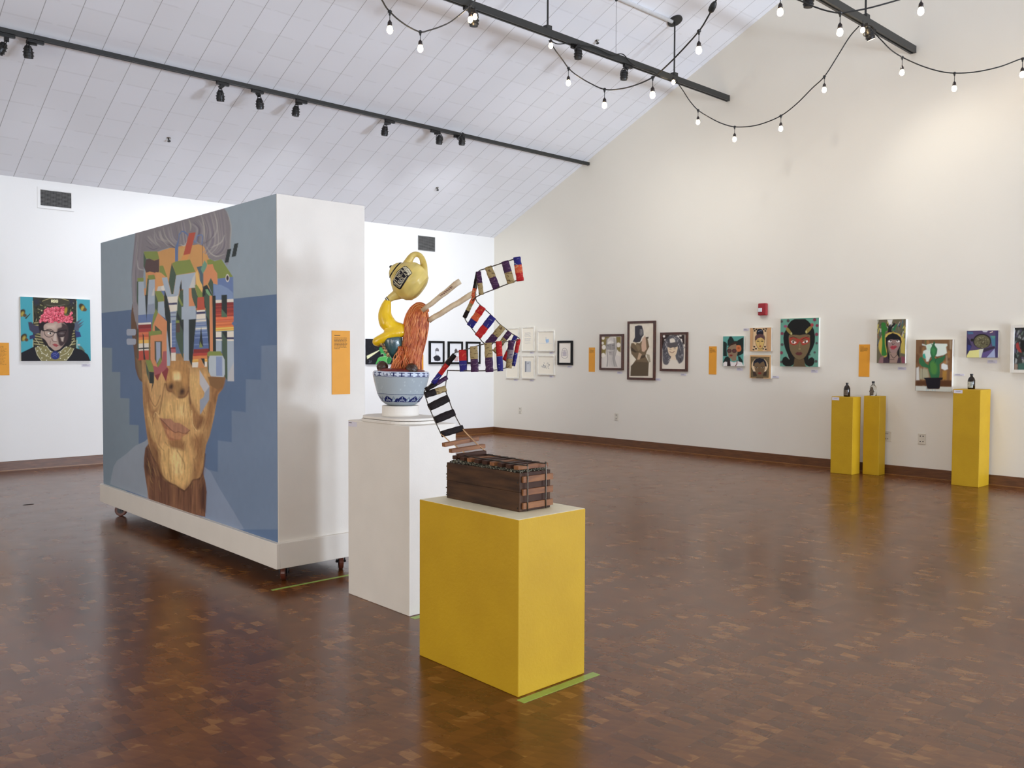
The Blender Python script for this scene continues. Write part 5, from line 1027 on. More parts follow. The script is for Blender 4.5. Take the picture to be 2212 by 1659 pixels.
# noodles: one solid bundle with strands lying on it
M['noodle'] = pm('noodle_orange', (204, 108, 44), .4, rgb2=(160, 66, 26), scale=14, bump=.5, bscale=40)  # darker than the pale strands, relief shade put into the colour
M['noodle2'] = pm('noodle_pale', (224, 150, 88), .38, rgb2=(196, 98, 44), scale=18)
Lp = curve([(350, 1640), (440, 1480), (500, 1350), (515, 1200), (520, 1080), (560, 930), (630, 820), (720, 778)], 6)
Rp = curve([(775, 1660), (768, 1500), (800, 1350), (838, 1200), (862, 1050), (862, 930), (820, 830), (740, 778)], 6)
ctr = (Lp+Rp)/2; hw = np.linalg.norm(Lp-Rp, axis=1)/2; hw[-1] = 30; hw[-2] = max(hw[-2], 55)
g = MB(); g.tube([W3(*c) for c in ctr], [max(.0, h-8)*PX for h in hw], 20, flat=None)
vs = np.array(g.v); cc = np.array([W3(*c) for c in ctr]); idx = np.repeat(np.arange(len(ctr)), 20); dv = vs-cc[idx]
vs = cc[idx]+dv-np.outer(dv@F_, F_)*.45; g.v = [tuple(v) for v in vs]
nd = g.build('noodle_bundle', 'noodle', root, smooth=True)
g = MB(); R3 = random.Random(11); N = len(ctr)
def spt(i, u, dd=0):          # u -1..1 across the bundle, on its near side
    i = max(0, min(N-1, i)); i0 = int(i); f = i-i0; i1 = min(i0+1, N-1); c = ctr[i0]*(1-f)+ctr[i1]*f; L = Lp[i0]*(1-f)+Lp[i1]*f; Rq = Rp[i0]*(1-f)+Rp[i1]*f; h = hw[i0]*(1-f)+hw[i1]*f
    q = c+(Rq-L)/2*u*.97; return W3(q[0], q[1], -(h*PX*.56)*math.sqrt(max(0, 1-u*u))+dd)
for k in range(130):
    u0 = R3.uniform(-.97, .97); u1 = max(-.97, min(.97, u0*.7+R3.uniform(-.35, .35))); a = 0 if R3.random() < .75 else R3.uniform(0, 20); b_ = N-1-R3.uniform(0, 3); n = 16; ph = R3.uniform(0, 6)
    g.tube([spt(a+(b_-a)*t/n, max(-.98, min(.98, u0+(u1-u0)*(t/n)+.09*math.sin(ph+t*.45)+.025*math.sin(ph*2+t*1.2))), -.002-.006*R3.random()) for t in range(n+1)], R3.uniform(.002, .0036), 6, 0 if R3.random() < .5 else 1)
for k in range(26):           # strands spreading over the rim of the broth
    u = R3.uniform(-1, .35); q0 = np.array((560+u*210, 1640+R3.uniform(-20, 20))); n = 8
    g.tube([W3(*(q0*(1-t/n)**1.0+np.array((540+u*60, 1330))*(t/n)+np.array((18*math.sin(t+k), 0))), -.07-.01*R3.random()+.03*t/n) for t in range(n+1)], R3.uniform(.0025, .004), 6, k % 2)
# loops over the top
for k in range(16):
    w = R3.uniform(.3, 1); n = 12; dd = R3.uniform(-.045, .04)
    g.tube([W3(735+(-1 if t < 0 else 1)*0+118*w*math.sin(t), 900-125*w*math.cos(t)*1.0+(30*(1-w)), dd) for t in [(-1.5+3.0*i/n) for i in range(n+1)]], R3.uniform(.0028, .0042), 6, k % 2)
s_ = g.build('noodle_strands', ['noodle', 'noodle2'], root, smooth=True); tag(s_, kind='stuff')
# chopsticks
M['chop'] = pm('pale_wood', (214, 196, 164), .5, rgb2=(192, 168, 138), scale=20, bump=.3)
def chop(a, b_, ra, rb, red):
    A, B = W3(*a), W3(*b_); g = MB(); n = 8
    g.tube([A+(B-A)*t/n+np.array((0, 0, .002*math.sin(t*2.1))) for t in range(n+1)], [(ra+(rb-ra)*t/n)*PX for t in range(n+1)], 12); o = g.build('chopstick', 'chop', root, smooth=True)
    if red:
        g = MB(); d = (B-A)/np.linalg.norm(B-A); nn = -F_+d*(F_@d); nn /= np.linalg.norm(nn); s_ = np.cross(d, nn)
        for k in range(7):
            t = .52+k*.045; c = A+(B-A)*t+nn*(ra+(rb-ra)*t)*PX*.97
            g.tube([c+s_*.006*(1 if j % 2 else -1)+d*(j-1.5)*.005+nn*.0005 for j in range(4)], .0014, 5)
        g.build('red_lettering', 'sauce', o)
M['sauce2'] = M['sauce']
chop((770, 880, -.06), (1243, 505, -.10), 29, 38, True); chop((850, 1005, -.01), (1440, 645, -.03), 34, 37, False)
# teal cup
M['teal'] = pm('teal_glaze', (38, 92, 92), .15, rgb2=(70, 84, 92), scale=9, bump=.3, coat=.5, stretch=(1, 1, .5))
ca = W3(395, 1225, -.01); cb = W3(430, 1480, -.01); g = MB(); ax = cb-ca; Lc = np.linalg.norm(ax)
g.lathe([(0, 118*PX), (.01, 122*PX), (Lc*.35, 112*PX), (Lc*.7, 85*PX), (Lc, 45*PX)], ca, ax, 28); g.build('teal_cup', 'teal', root, smooth=True)
M['crust'] = pm('gold_crust', (196, 160, 110), .35, rgb2=(120, 84, 50), scale=60)
g = MB()
for k in range(46): t = R3.random(); g.ball(W3(255+95*t+R3.uniform(-14, 14), 1275+185*t+R3.uniform(-10, 10), -.04+R3.uniform(-.02, .02)), R3.uniform(.003, .007), 6, 4)
tag(g.build('gilt_crust', 'crust', root), kind='stuff')
# yellow pour
M['pour'] = pm('pour_yellow', (240, 200, 26), .28, rgb2=(226, 182, 20), scale=9, bump=.5, bscale=25, coat=.3)
g = MB()
def blob(path, rs, flat=1):
    C = curve([(*p_,) for p_ in path], 5); t = np.linspace(0, len(path)-1, len(C)); r = np.interp(t, range(len(rs)), rs)*PX
    P = [W3(*c) for c in C]; g.tube(P, r, 14, flat=flat)
    g.ball(P[0], r[0]*.98, 14, 8); g.ball(P[-1], r[-1]*.98, 14, 8)
blob([(330, 775, 0), (310, 850, 0), (300, 940, 0), (330, 1030, 0), (400, 1090, 0), (500, 1120, 0)], [50, 72, 88, 104, 92, 84])
blob([(510, 1150, -.01), (420, 1165, -.03), (340, 1195, -.035), (260, 1235, -.03), (200, 1270, -.02)], [66, 64, 62, 62, 60])
blob([(490, 1120, -.005), (400, 1150, -.02), (340, 1160, -.02)], [84, 76, 60])
blob([(200, 1262, -.02), (215, 1290, -.01)], [56, 44])
g.build('yellow_pour', 'pour', root, remesh=.004)
# teapot
C0 = (600, 497); av = np.array((-.8, -.6)); pc = W3(*C0); paxis = Rr*(-.8)+Uu*.6
prof = [(-214, 0), (-212, 60), (-204, 118), (-176, 178), (-120, 222), (-50, 242), (10, 243), (70, 226), (120, 196), (160, 164), (185, 137), (198, 124), (208, 126), (218, 116), (232, 102), (250, 82), (264, 58), (272, 38), (276, 26), (284, 22), (296, 15), (303, 0)]
def f_pot(p, G, T):
    p.c[:] = s2l((212, 188, 108)); t = T/PX
    r = np.random.default_rng(4); ph = r.random(6)*6
    n = np.sin(G*3+ph[0]+t*.01)*np.sin(t*.02+ph[1])+np.sin(G*5+ph[2])*np.sin(t*.045+ph[3]); p.c *= (1+.09*n)[:, None]
    p.c[(t > 196) & (t < 212)] = s2l((24, 22, 22)); p.c[t > 277] = s2l((30, 22, 20))
    i = (t > 166) & (t < 171); p.c[i] *= .6
    p.z(820, 540, 13.825); BKt, W_ = (22, 20, 30), (214, 206, 176)
    p.P(BKt, '395 910 440 800 520 640 620 560 740 480 800 485 900 570 975 690 870 800 640 1165 590 1180 500 1120 410 1040', .8, False)
    p.P(W_, '690 520 780 500 880 570 955 690 860 760 830 680 740 590', .7); p.P(W_, '412 900 450 800 540 650 630 580 740 600 850 720 640 1060 600 1080 450 960', .7)
    p.P(BKt, '430 900 470 800 560 660 640 590 720 590 820 690 840 730 640 1030 590 1050 460 940', .7)
    p.L(W_, 10, '430 990 500 1020 600 1100 640 1060', .6); 
    for q in ('450 1010 470 1040 500 1050', '500 1050 520 1090 550 1080', '560 1110 590 1130 610 1100'): p.L(W_, 8, q, .5)
    for q in ('715 540 760 570 800 560', '760 590 800 560 840 620', '800 620 850 610 860 660', '840 680 890 660 900 720', '730 520 760 540 780 520'): p.L((70, 66, 60), 9, q, .5)
    p.stroke(W_, 'INCA', 440, 860, 104, 12, 52, 1.62, 62); p.stroke(W_, 'KOLA', 535, 950, 104, 12, 52, 1.55, 62)
painted_lathe('teapot', [(a*PX, b_*PX) for a, b_ in prof], pc, paxis, -F_, 560, f_pot, basec=(226, 196, 96), gain=1., amp=.008)
tp = [o for o in root.children if o.name.startswith('teapot')][0]
M['potyel'] = pm('pot_yellow', (216, 194, 116), .3, rgb2=(192, 164, 76), scale=14, bump=.5, bscale=40)
g = MB()
def gt(path, rs, n=14):
    C = curve(path, 5); t = np.linspace(0, len(path)-1, len(C)); g.tube([W3(*c) for c in C], np.interp(t, range(len(rs)), rs)*PX, n)
gt([(560, 330, 0), (600, 255, 0), (645, 190, 0), (700, 170, 0), (755, 205, 0), (785, 290, 0), (790, 380, 0), (780, 470, 0)], [64, 50, 40, 33, 34, 42, 48, 64])
g.build('handle', 'potyel', root, smooth=True)
g = MB(); gt([(600, 590, 0), (540, 628, 0), (465, 668, 0), (400, 702, 0), (338, 742, 0)], [140, 108, 74, 52, 38]); g.build('spout', 'potyel', root, smooth=True)
g = MB(); d = W3(318, 758)-W3(385, 705); d /= np.linalg.norm(d); c = W3(338, 742)
for k, mi in ((-.006, 0), (0, 1), (.004, 0)): g.lathe([(k, 41*PX), (k+(.0045 if mi == 0 else .004), 42*PX)], c, d, 20, mi)
g.build('spout_bands', ['rubber', 'mat'], root)

# ================= CRATE AND LADDER SCULPTURE =================
ZT_ = YB[4]+.0008
ca = empty('crate_ladder_sculpture', (2.685, 3.0, ZT_)); tag(ca, 'dark wooden crate of gravel with a winding fabric ladder rising from it', 'sculpture')
M['crate'] = pm('crate_wood', (80, 54, 34), .6, spec=.25, rgb2=(54, 36, 24), scale=5, stretch=(6, 1, 9), bump=.15)
M['tie'] = pm('tie_wood', (142, 94, 56), .55, spec=.3, rgb2=(112, 70, 44), scale=6, stretch=(2, 8, 8)); M['tiedark'] = pm('tie_wood_dark', (72, 48, 34), .6, spec=.2, rgb2=(60, 36, 26), scale=8)
M['gravel'] = pm('gravel_grey', (122, 118, 98), .7, rgb2=(60, 60, 50), scale=160); M['gravel2'] = pm('gravel_pale', (170, 164, 140), .6)
M['rail'] = pm('rail_steel', (88, 82, 74), .3, metal=.9); M['railgold'] = pm('rail_bronze', (196, 160, 120), .3, metal=.8); M['screw'] = pm('screw_hole', (24, 16, 12), .6)
cx0, cx1, cy0, cy1 = 2.592, 2.785, 2.748, 3.262; ch = .172
zt = ZT_+ch; t = .016
MB().box(cx0, cx0+t, cy0, cy1, ZT_, ZT_+ch*.4975).build('side_board', 'crate', ca, bevel=.002)
MB().box(cx0, cx0+t, cy0, cy1, ZT_+ch*.498, zt).build('side_board', 'crate', ca, bevel=.002)
MB().box(cx1-t, cx1, cy0, cy1, ZT_, zt).build('side_board', 'crate', ca, bevel=.002)
MB().box(cx0+t, cx1-t, cy0, cy0+t, ZT_, zt).build('end_board', 'tiedark', ca, bevel=.002); MB().box(cx0+t, cx1-t, cy1-t, cy1, ZT_, zt).build('end_board', 'crate', ca, bevel=.002)
g = MB()
for y, z in ((cy0+.012, .015), (cy0+.012, ch*.75), (cy1-.015, .015), (cy1-.015, ch*.8)): g.lathe([(0, .004), (.001, .004)], (cx0-.0006, y, ZT_+z), (-1, 0, 0), 8)
tag(g.build('screw_heads', 'screw', ca), kind='stuff')
g = MB(); R4 = random.Random(5)
g.box(cx0+t, cx1-t, cy0+t, cy1-t, zt-.03, zt-.004)
for k in range(1500):
    x, y = R4.uniform(cx0+.004, cx1-.004), R4.uniform(cy0+.004, cy1-.004); e = min(x-cx0, cx1-x, y-cy0, cy1-y); z = zt+.001+min(e*.35, .010)+R4.uniform(-.002, .003); r = R4.uniform(.0022, .005)
    g.ball((x, y, z), (r*R4.uniform(.8, 1.3), r*R4.uniform(.8, 1.3), r*.8), 5, 3, 0 if R4.random() < .88 else 1, .2)
for k in range(90): g.ball((R4.uniform(cx0, cx0+.02), cy1+R4.uniform(0, .003), R4.uniform(ZT_+.005, zt)), R4.uniform(.002, .004), 5, 3, 0, .2)
tag(g.build('gravel', ['gravel', 'gravel2'], ca), kind='stuff')
# ties on top of the crate (along X) and rails
rx0, rx1 = 2.628, 2.742; zt2 = zt+.012
ys = [cy0+.028+k*.054 for k in range(9)]
for k, y in enumerate(ys):
    MB().obox(((cx0+cx1)/2+.002, y, zt2+.009+k*.0008), ((1, .02*math.sin(k*2.1), 0), (-.02*math.sin(k*2.1), 1, 0), (0, 0, 1)), (.094, .0155, .009)).build('wooden_tie', 'tie' if k % 3 == 0 else 'tiedark', ca, bevel=.002)
for k, z in enumerate((ch*.83, ch*.5, ch*.15)):
    MB().box(2.605, 2.792, cy0-.012, cy0-.0005, ZT_+z-.014, ZT_+z+.014).build('end_tie', 'tie', ca, bevel=.0015)
# keypoints of the two rails, then the fabric rungs
Z4p = lambda x, y: (780+x/5.821, 760+y/5.821)
Z3p = lambda x, y: (780+x/5.821, 520+y/5.821)
def K(f, x, y, d): return at(*(Z4p(x, y) if f == 4 else Z3p(x, y)), d)
zr = zt2+.0195
Lr = [np.array((rx0, cy0-.0145, ZT_+.003)), np.array((rx0, cy0-.0145, zr-.008)), np.array((rx0, cy0-.006, zr)), np.array((rx0, cy0+.02, zr)), np.array((rx0, 3.0, zr+.004)), np.array((rx0, cy1-.06, zr+.007))]
Rl = [np.array((rx1, cy0-.0145, ZT_+.003)), np.array((rx1, cy0-.0145, zr-.008)), np.array((rx1, cy0-.006, zr)), np.array((rx1, cy0+.02, zr)), np.array((rx1, 3.0, zr+.004)), np.array((rx1, cy1-.06, zr+.007))]
dL0 = float((Lr[-1]-CAM)@F_); dR0 = float((Rl[-1]-CAM)@F_)
print('rail ends', proj(Lr[-1]), proj(Rl[-1]), 'depth', dL0, dR0, 'crate', proj(np.array((cx0, cy0, zt))), proj(np.array((cx0, cy1, zt))), proj(np.array((cx1, cy0, zt))))
b = dL0
Lk = [(4, 1320, 1290, b), (4, 1200, 1190, b+.02), (4, 1105, 1120, b+.03), (4, 1050, 1070, b+.04), (4, 1003, 1030, b+.05), (4, 930, 870, b+.07), (4, 865, 720, b+.09), (4, 808, 560, b+.11), (4, 795, 505, b+.12), (4, 830, 455, b+.12), (4, 930, 340, b+.12), (4, 1060, 130, b+.1), (4, 1170, 20, b+.08), (3, 1235, 1393, b+.06), (3, 1375, 1352, b+.05), (3, 1540, 1300, b+.05), (3, 1700, 1280, b+.07), (3, 1850, 1268, b+.1), (3, 1975, 1248, b+.14),
      (3, 1990, 1230, b+.2), (3, 1965, 1210, b+.23), (3, 1890, 1165, b+.24), (3, 1815, 1105, b+.24), (3, 1740, 1045, b+.23), (3, 1690, 990, b+.22), (3, 1625, 925, b+.21), (3, 1560, 865, b+.2), (3, 1490, 800, b+.18), (3, 1445, 740, b+.16), (3, 1440, 620, b+.15), (3, 1462, 480, b+.14), (3, 1480, 385, b+.13), (3, 1560, 352, b+.12), (3, 1640, 325, b+.11), (3, 1760, 285, b+.1), (3, 1860, 252, b+.1), (3, 1930, 228, b+.1), (3, 2000, 203, b+.1)]
Rk = [(4, 1570, 1260, dR0), (4, 1470, 1170, b+.07), (4, 1380, 1080, b+.08), (4, 1290, 985, b+.1), (4, 1255, 940, b+.11), (4, 1165, 765, b+.13), (4, 1100, 590, b+.15), (4, 1062, 470, b+.17), (4, 1075, 330, b+.17), (4, 1088, 240, b+.15), (3, 1100, 1632, b+.12), (3, 1240, 1634, b+.06), (3, 1430, 1637, b+.05), (3, 1610, 1632, b+.05), (3, 1730, 1620, b+.07), (3, 1840, 1594, b+.1), (3, 1915, 1562, b+.14),
      (3, 1905, 1560, b+.2), (3, 1800, 1500, b+.24), (3, 1680, 1400, b+.25), (3, 1590, 1310, b+.25), (3, 1530, 1275, b+.24), (3, 1470, 1200, b+.23), (3, 1370, 1072, b+.22), (3, 1305, 975, b+.22), (3, 1330, 880, b+.2), (3, 1390, 770, b+.18), (3, 1440, 715, b+.15), (3, 1480, 690, b+.13), (3, 1545, 660, b+.12), (3, 1660, 616, b+.11), (3, 1750, 580, b+.1), (3, 1840, 545, b+.1), (3, 1940, 506, b+.1), (3, 1990, 492, b+.1)]
for base_, keys in ((Lr, Lk), (Rl, Rk)):
    pts = base_+[K(*k) for k in keys]
    C = curve(pts[:6], 4); g = MB(); g.tube(C, .0028, 8); rr = g.build('rail_rod', 'rail', ca, smooth=True)
    g = MB(); g.tube(curve([pts[5]]+pts[6:11], 6), .0028, 8, 1); g.build('rail_rod', ['rail', 'railgold'], ca, smooth=True)
    g = MB(); g.tube(curve(pts[10:], 6), .0026, 8); g.build('rail_rod', 'rail', ca, smooth=True)
# two loose wooden rungs on the rising part
def stick(A, B, hw_, ht, mat, name):
    A, B = np.array(A), np.array(B); d = (B-A)/np.linalg.norm(B-A); u = np.array((0, 0, 1.)); s_ = np.cross(d, u); s_ /= np.linalg.norm(s_); u = np.cross(s_, d)
    MB().obox((A+B)/2, (d, s_, u), (np.linalg.norm(B-A)/2, hw_, ht)).build(name, mat, ca, bevel=.002)
stick(K(4, 1035, 1170, b+.0), K(4, 1462, 1092, b+.12), .014, .0095, 'tie', 'wooden_tie'); stick(K(4, 1122, 1247, b-.02), K(4, 1545, 1182, b+.1), .014, .0095, 'tie', 'wooden_tie')
stick(K(4, 1215, 1308, b-.03), K(4, 1560, 1262, b+.05), .014, .009, 'tiedark', 'wooden_tie')
def fabric(name, rgb, rgb2, sc=90, thr=.5, rough=.5):
    m, nt, b_ = nodes(name); tc = ND(nt, 'ShaderNodeTexCoord').outputs['Object']
    nz = ND(nt, 'ShaderNodeTexNoise', {'Vector': tc, 'Scale': 40., 'Detail': 1.}).outputs[1]
    v = ND(nt, 'ShaderNodeVectorMath', {0: tc, 1: ND(nt, 'ShaderNodeVectorMath', {0: nz, 1: (.03, .03, .03)}, operation='MULTIPLY').outputs[0]}, operation='ADD').outputs[0]
    w = ND(nt, 'ShaderNodeTexVoronoi', {'Vector': v, 'Scale': float(sc)}, feature='DISTANCE_TO_EDGE').outputs[0]
    w2 = ND(nt, 'ShaderNodeTexWave', {'Vector': v, 'Scale': sc*.35, 'Distortion': 9., 'Detail Scale': 1.}, wave_type='RINGS').outputs[0]
    f = ND(nt, 'ShaderNodeMath', {0: ND(nt, 'ShaderNodeMath', {0: w2, 1: thr+.34}, operation='GREATER_THAN').outputs[0], 1: ND(nt, 'ShaderNodeMath', {0: ND(nt, 'ShaderNodeTexNoise', {'Vector': tc, 'Scale': 55., 'Detail': 0.}).outputs[0], 1: .5}, operation='GREATER_THAN').outputs[0]}, operation='MULTIPLY').outputs[0]
    nt.links.new(ramp(nt, f, [(0, s2l(rgb)), (1, s2l(rgb2))]), b_.inputs['Base Color']); b_.inputs['Roughness'].default_value = rough; b_.inputs['Specular IOR Level'].default_value = .2
    bp = ND(nt, 'ShaderNodeBump', {'Height': ND(nt, 'ShaderNodeTexNoise', {'Vector': tc, 'Scale': 120., 'Detail': 3.}).outputs[0], 'Strength': .5, 'Distance': .004}); nt.links.new(bp.outputs[0], b_.inputs['Normal']); return m
M['f_k'] = fabric('velvet_black', (24, 16, 16), (38, 28, 28), 60, .6, .7); M['f_r'] = fabric('silk_red', (168, 26, 28), (190, 84, 56), 60, .62); M['f_o'] = fabric('silk_orange', (190, 80, 46), (196, 130, 90), 70, .5)
M['f_b'] = fabric('silk_blue', (34, 30, 104), (130, 136, 150), 40, .64); M['f_p'] = fabric('silk_purple', (58, 28, 62), (100, 76, 92), 55, .6); M['f_g'] = fabric('silk_gold', (150, 130, 88), (100, 80, 52), 60, .45); M['f_e'] = fabric('silk_grey', (120, 110, 112), (70, 60, 80), 60, .4)
def rung(f, ax_, ay, bx, by, w, cols, dA, dB, tw=0):
    A, B = K(f, ax_, ay, dA), K(f, bx, by, dB); L = B-A; d = L/np.linalg.norm(L); s_ = np.cross(d, F_); s_ /= np.linalg.norm(s_)
    if tw: n_ = np.cross(s_, d); s_ = s_*math.cos(tw)+n_*math.sin(tw)
    n_ = np.cross(s_, d); W = w*1.06/5.821/FPX*(dA+dB)/2/2; nseg = 6*len(cols); ncs = 12; g = MB(); vs = []
    for i in range(nseg+1):
        t_ = i/nseg; c = A+L*t_+n_*R4.uniform(-.0015, .0015); e = 1-.12*abs(math.sin(t_*PI*3))*R4.random()
        if i in (0, nseg): e *= .93
        for k in range(ncs):
            q = 2*PI*k/ncs; cc_, ss_ = math.cos(q), math.sin(q)
            vs.append(c+s_*W*e*np.sign(cc_)*abs(cc_)**.7*R4.uniform(.98, 1.02)+n_*.009*e*np.sign(ss_)*abs(ss_)**.8)
    o_ = 0; g.v = [tuple(v) for v in vs]
    for i in range(nseg):
        for k in range(ncs): g.f.append((i*ncs+k, i*ncs+(k+1) % ncs, (i+1)*ncs+(k+1) % ncs, (i+1)*ncs+k)); g.m.append(min(int(i/6), len(cols)-1))
    g.f += [tuple(range(ncs-1, -1, -1)), tuple(nseg*ncs+k for k in range(ncs))]; g.m += [0, len(cols)-1]
    o = g.build('fabric_rung', ['f_'+c for c in cols], ca, smooth=True); return o
for a in ((4, 1010, 1037, 1280, 958, 80, 'k', b+.05, b+.11), (4, 925, 862, 1170, 760, 96, 'k', b+.07, b+.13), (4, 855, 700, 1097, 582, 96, 'k', b+.09, b+.15), (4, 803, 545, 1063, 462, 80, 'kg', b+.11, b+.17), (4, 812, 478, 1080, 322, 56, 'kp', b+.12, b+.17),
          (4, 905, 395, 1175, 38, 62, 'brk', b+.12, b+.08), (3, 1275, 1372, 1287, 1645, 96, 'rb', b+.06, b+.06), (3, 1415, 1328, 1430, 1650, 96, 'gp', b+.05, b+.05), (3, 1597, 1284, 1615, 1652, 98, 'gp', b+.05, b+.05), (3, 1730, 1264, 1750, 1640, 76, 'rb', b+.07, b+.07),
          (3, 1890, 1256, 1855, 1604, 76, 'peg', b+.1, b+.1), (3, 1982, 1238, 1913, 1576, 50, 'rb', b+.15, b+.15), (3, 1945, 1198, 1800, 1500, 56, 'bpr', b+.23, b+.24), (3, 1872, 1145, 1680, 1400, 66, 'pgg', b+.24, b+.25), (3, 1783, 1080, 1592, 1305, 92, 'gp', b+.235, b+.25),
          (3, 1660, 954, 1466, 1206, 94, 'br', b+.215, b+.23), (3, 1530, 830, 1367, 1076, 92, 'rob', b+.19, b+.22), (3, 1432, 690, 1300, 965, 54, 'ogk', b+.17, b+.215), (3, 1470, 392, 1410, 700, 52, 'kko', b+.145, b+.16), (3, 1476, 390, 1512, 678, 64, 'pg', b+.13, b+.12),
          (3, 1597, 326, 1706, 604, 94, 'gp', b+.115, b+.11), (3, 1808, 258, 1888, 536, 96, 'pg', b+.1, b+.1), (3, 1958, 206, 2002, 506, 92, 'bor', b+.1, b+.1)):
    rung(*a[:6], list(a[6]), *a[7:])
# ================= LIGHTING TRACKS, RODS, SPOTLIGHTS, STRING LIGHTS =================
def track(name, Y, z0, z1, hw, xa, label, xb=XG):
    r = empty(name, ((xa+xb)/2, Y, z0)); tag(r, label, 'lighting track', 'black lighting tracks under the ceiling')
    MB().box(xa, xb-.012, Y-hw, Y+hw, z0+.012, z1).build('channel', 'track', r)
    g = MB(); g.box(xa, xb-.012, Y-hw, Y-hw*.35, z0, z0+.012).box(xa, xb-.012, Y+hw*.35, Y+hw, z0, z0+.012); tag(g.build('lower_flanges', 'track', r), kind='stuff')
    MB().box(xb-.012, xb, Y-hw*1.05, Y+hw*1.05, z0-.003, z1+.003).build('end_cap', 'chrome', r); return r
T1Y, T2Y, T3Y = 9.6405, 6.991, 4.419
track('lighting_track', T1Y, 4.575, 4.62, .024, -3, 'longest black lighting track close under the ceiling, running from the left edge')
track('lighting_track', T2Y, 5.06, 5.135, .030, -3, 'middle black lighting track hung on rods, crossing the top centre')
track('lighting_track', T3Y, 5.085, 5.165, .036, -3, 'black lighting track at the top right, carrying the lit spotlight')
def railbrk(Y, z0, ys): pass
def rod(px, py, Y, ztop, label, disc=False):
    x = on(px, py, 1, Y)[0]; zt_ = ceilz(Y)-.014; r = empty('suspension_rod', (x, Y, 5.13)); tag(r, label, 'suspension rod', 'black rods holding the tracks')
    zb = 5.135 if Y == T2Y else 5.165
    g = MB(); g.tube([(x, Y, zb), (x, Y, zt_)], .011, 10); g.build('rod', 'track', r)
    MB().obox((x, Y, zb+.02), ((1, 0, 0), (0, 1, 0), (0, 0, 1)), (.04, .034, .022)).build('clamp', 'track', r, bevel=.004)
    if disc:
        n = np.array((0, -SL, -1.)); n /= np.linalg.norm(n); c = np.array((x, Y, ceilz(Y))); MB().lathe([(0, .10), (.02, .10), (.028, .085), (.03, .02)], c, n, 28).build('ceiling_canopy', 'track', r)
    return x
rod(1183, 60, T2Y, 0, 'black rod left of centre holding the middle track'); xr = rod(1457, 110, T2Y, 0, 'black rod with round ceiling plate holding the middle track', True); rod(1870, 20, T3Y, 0, 'black rod at top right holding the right track')
# white conduit along the ceiling with a thin drop wire
cc0 = np.array((xr-.06, T2Y, ceilz(T2Y)-.032)); g = MB(); g.tube([(2., T2Y, cc0[2]), cc0], .024, 14); tag(g.build('ceiling_conduit', 'conduit', smooth=True), 'white pipe along the ceiling ending at the round black plate', 'pipe')
xw = on(1331, 60, 1, T2Y)[0]; r = empty('drop_wire', (xw, T2Y, 5.14)); tag(r, 'thin wire dropping from the white ceiling pipe to the middle track', 'wire')
MB().tube([(xw, T2Y, 5.135), (xw, T2Y, cc0[2]-.024)], .0028, 5).build('wire', 'vent', r); MB().ball((xw, T2Y, cc0[2]-.034), .018, 10, 6).build('wire_clip', 'track', r)
# spotlights
def spotlight(Y, zb, apx, hx, hy, label, s=1., lit=False, aim=(0, .12, -1), flip=0, dd=0.):
    xa = on(apx, 0, 1, Y)[0] if False else None
    # adapter position from the pixel where it meets the track
    d = ray(apx[0], apx[1]); P = CAM+d*((Y-CAM[1])/d[1]); x = P[0]
    H = at(hx, hy, float((np.array((x, Y, zb-.15))-CAM)@F_)-dd)   # head centre
    r = empty('track_spotlight', (x, Y, zb)); tag(r, label, 'spotlight', 'black spotlights on the lighting tracks')
    A = np.array((x, Y, zb))
    MB().box(x-.075, x+.075, Y-.02, Y+.02, zb-.034, zb-.001).build('track_adapter', 'black', r, bevel=.004)
    ax = np.array(aim, float); ax /= np.linalg.norm(ax); side = np.cross(ax, (0, 1, 0) if flip else (1, 0, .2)); side /= np.linalg.norm(side); Rr_, Hh = .046*s, .062*s
    top = H-ax*(Hh+.03)
    B0 = A+np.array((0, 0, -.034)); dd = top-B0; L = np.linalg.norm(dd); dd /= max(L, 1e-6); sd = np.cross(dd, (0, 1, 0)); sd /= np.linalg.norm(sd); 
    MB().obox((B0+top)/2, (dd, sd, np.cross(dd, sd)), (L/2+.012, .021, .016)).build('arm', 'black', r, bevel=.004)
    y_ = MB(); C = curve([H+side*Rr_*1.22, H+side*Rr_*1.15-ax*Hh*.75, H-ax*(Hh+.028)+side*.012, H-ax*(Hh+.028)-side*.012, H-side*Rr_*1.15-ax*Hh*.75, H-side*Rr_*1.22], 5); y_.tube(C, .0055, 6); y_.build('yoke', 'black', r)
    pr = [(-Hh, .018), (-Hh*.9, Rr_*.62), (-Hh*.55, Rr_*.82), (-Hh*.5, Rr_*.98), (-Hh*.4, Rr_*.98), (-Hh*.36, Rr_*.86), (-.05*Hh, Rr_*.9), (0, Rr_*1.12), (.12*Hh, Rr_*1.12), (.16*Hh, Rr_*.96), (.5*Hh, Rr_*.98), (.52*Hh, Rr_*1.1), (.62*Hh, Rr_*1.1), (.66*Hh, Rr_*.96), (Hh, Rr_*.9)]
    MB().lathe(pr, H, ax, 20).build('lamp_head', 'black', r)
    MB().lathe([(Hh*.99, Rr_*.8), (Hh*1.02, Rr_*.8)], H, ax, 20).build('lens', 'lamp_lens' if lit else 'rubber', r)
    return H, ax, Hh
SP = []
zb1, zb2, zb3 = 4.575, 5.06, 5.085
SP.append(spotlight(T1Y, zb1, (14, 78), 3, 104, 'spotlight cut by the left edge of the photo, first on the long track', aim=(-.5, .25, -1)))
SP.append(spotlight(T1Y, zb1, (77, 90), 61, 112, 'second spotlight from the left edge on the long track', aim=(.1, .2, -1)))
SP.append(spotlight(T1Y, zb1, (481, 182), 476, 207, 'spotlight on the long track, left of three above the display wall', aim=(.1, .2, -1)))
SP.append(spotlight(T1Y, zb1, (556, 197), 561, 224, 'spotlight on the long track, middle of three above the display wall', aim=(.15, .1, -1)))
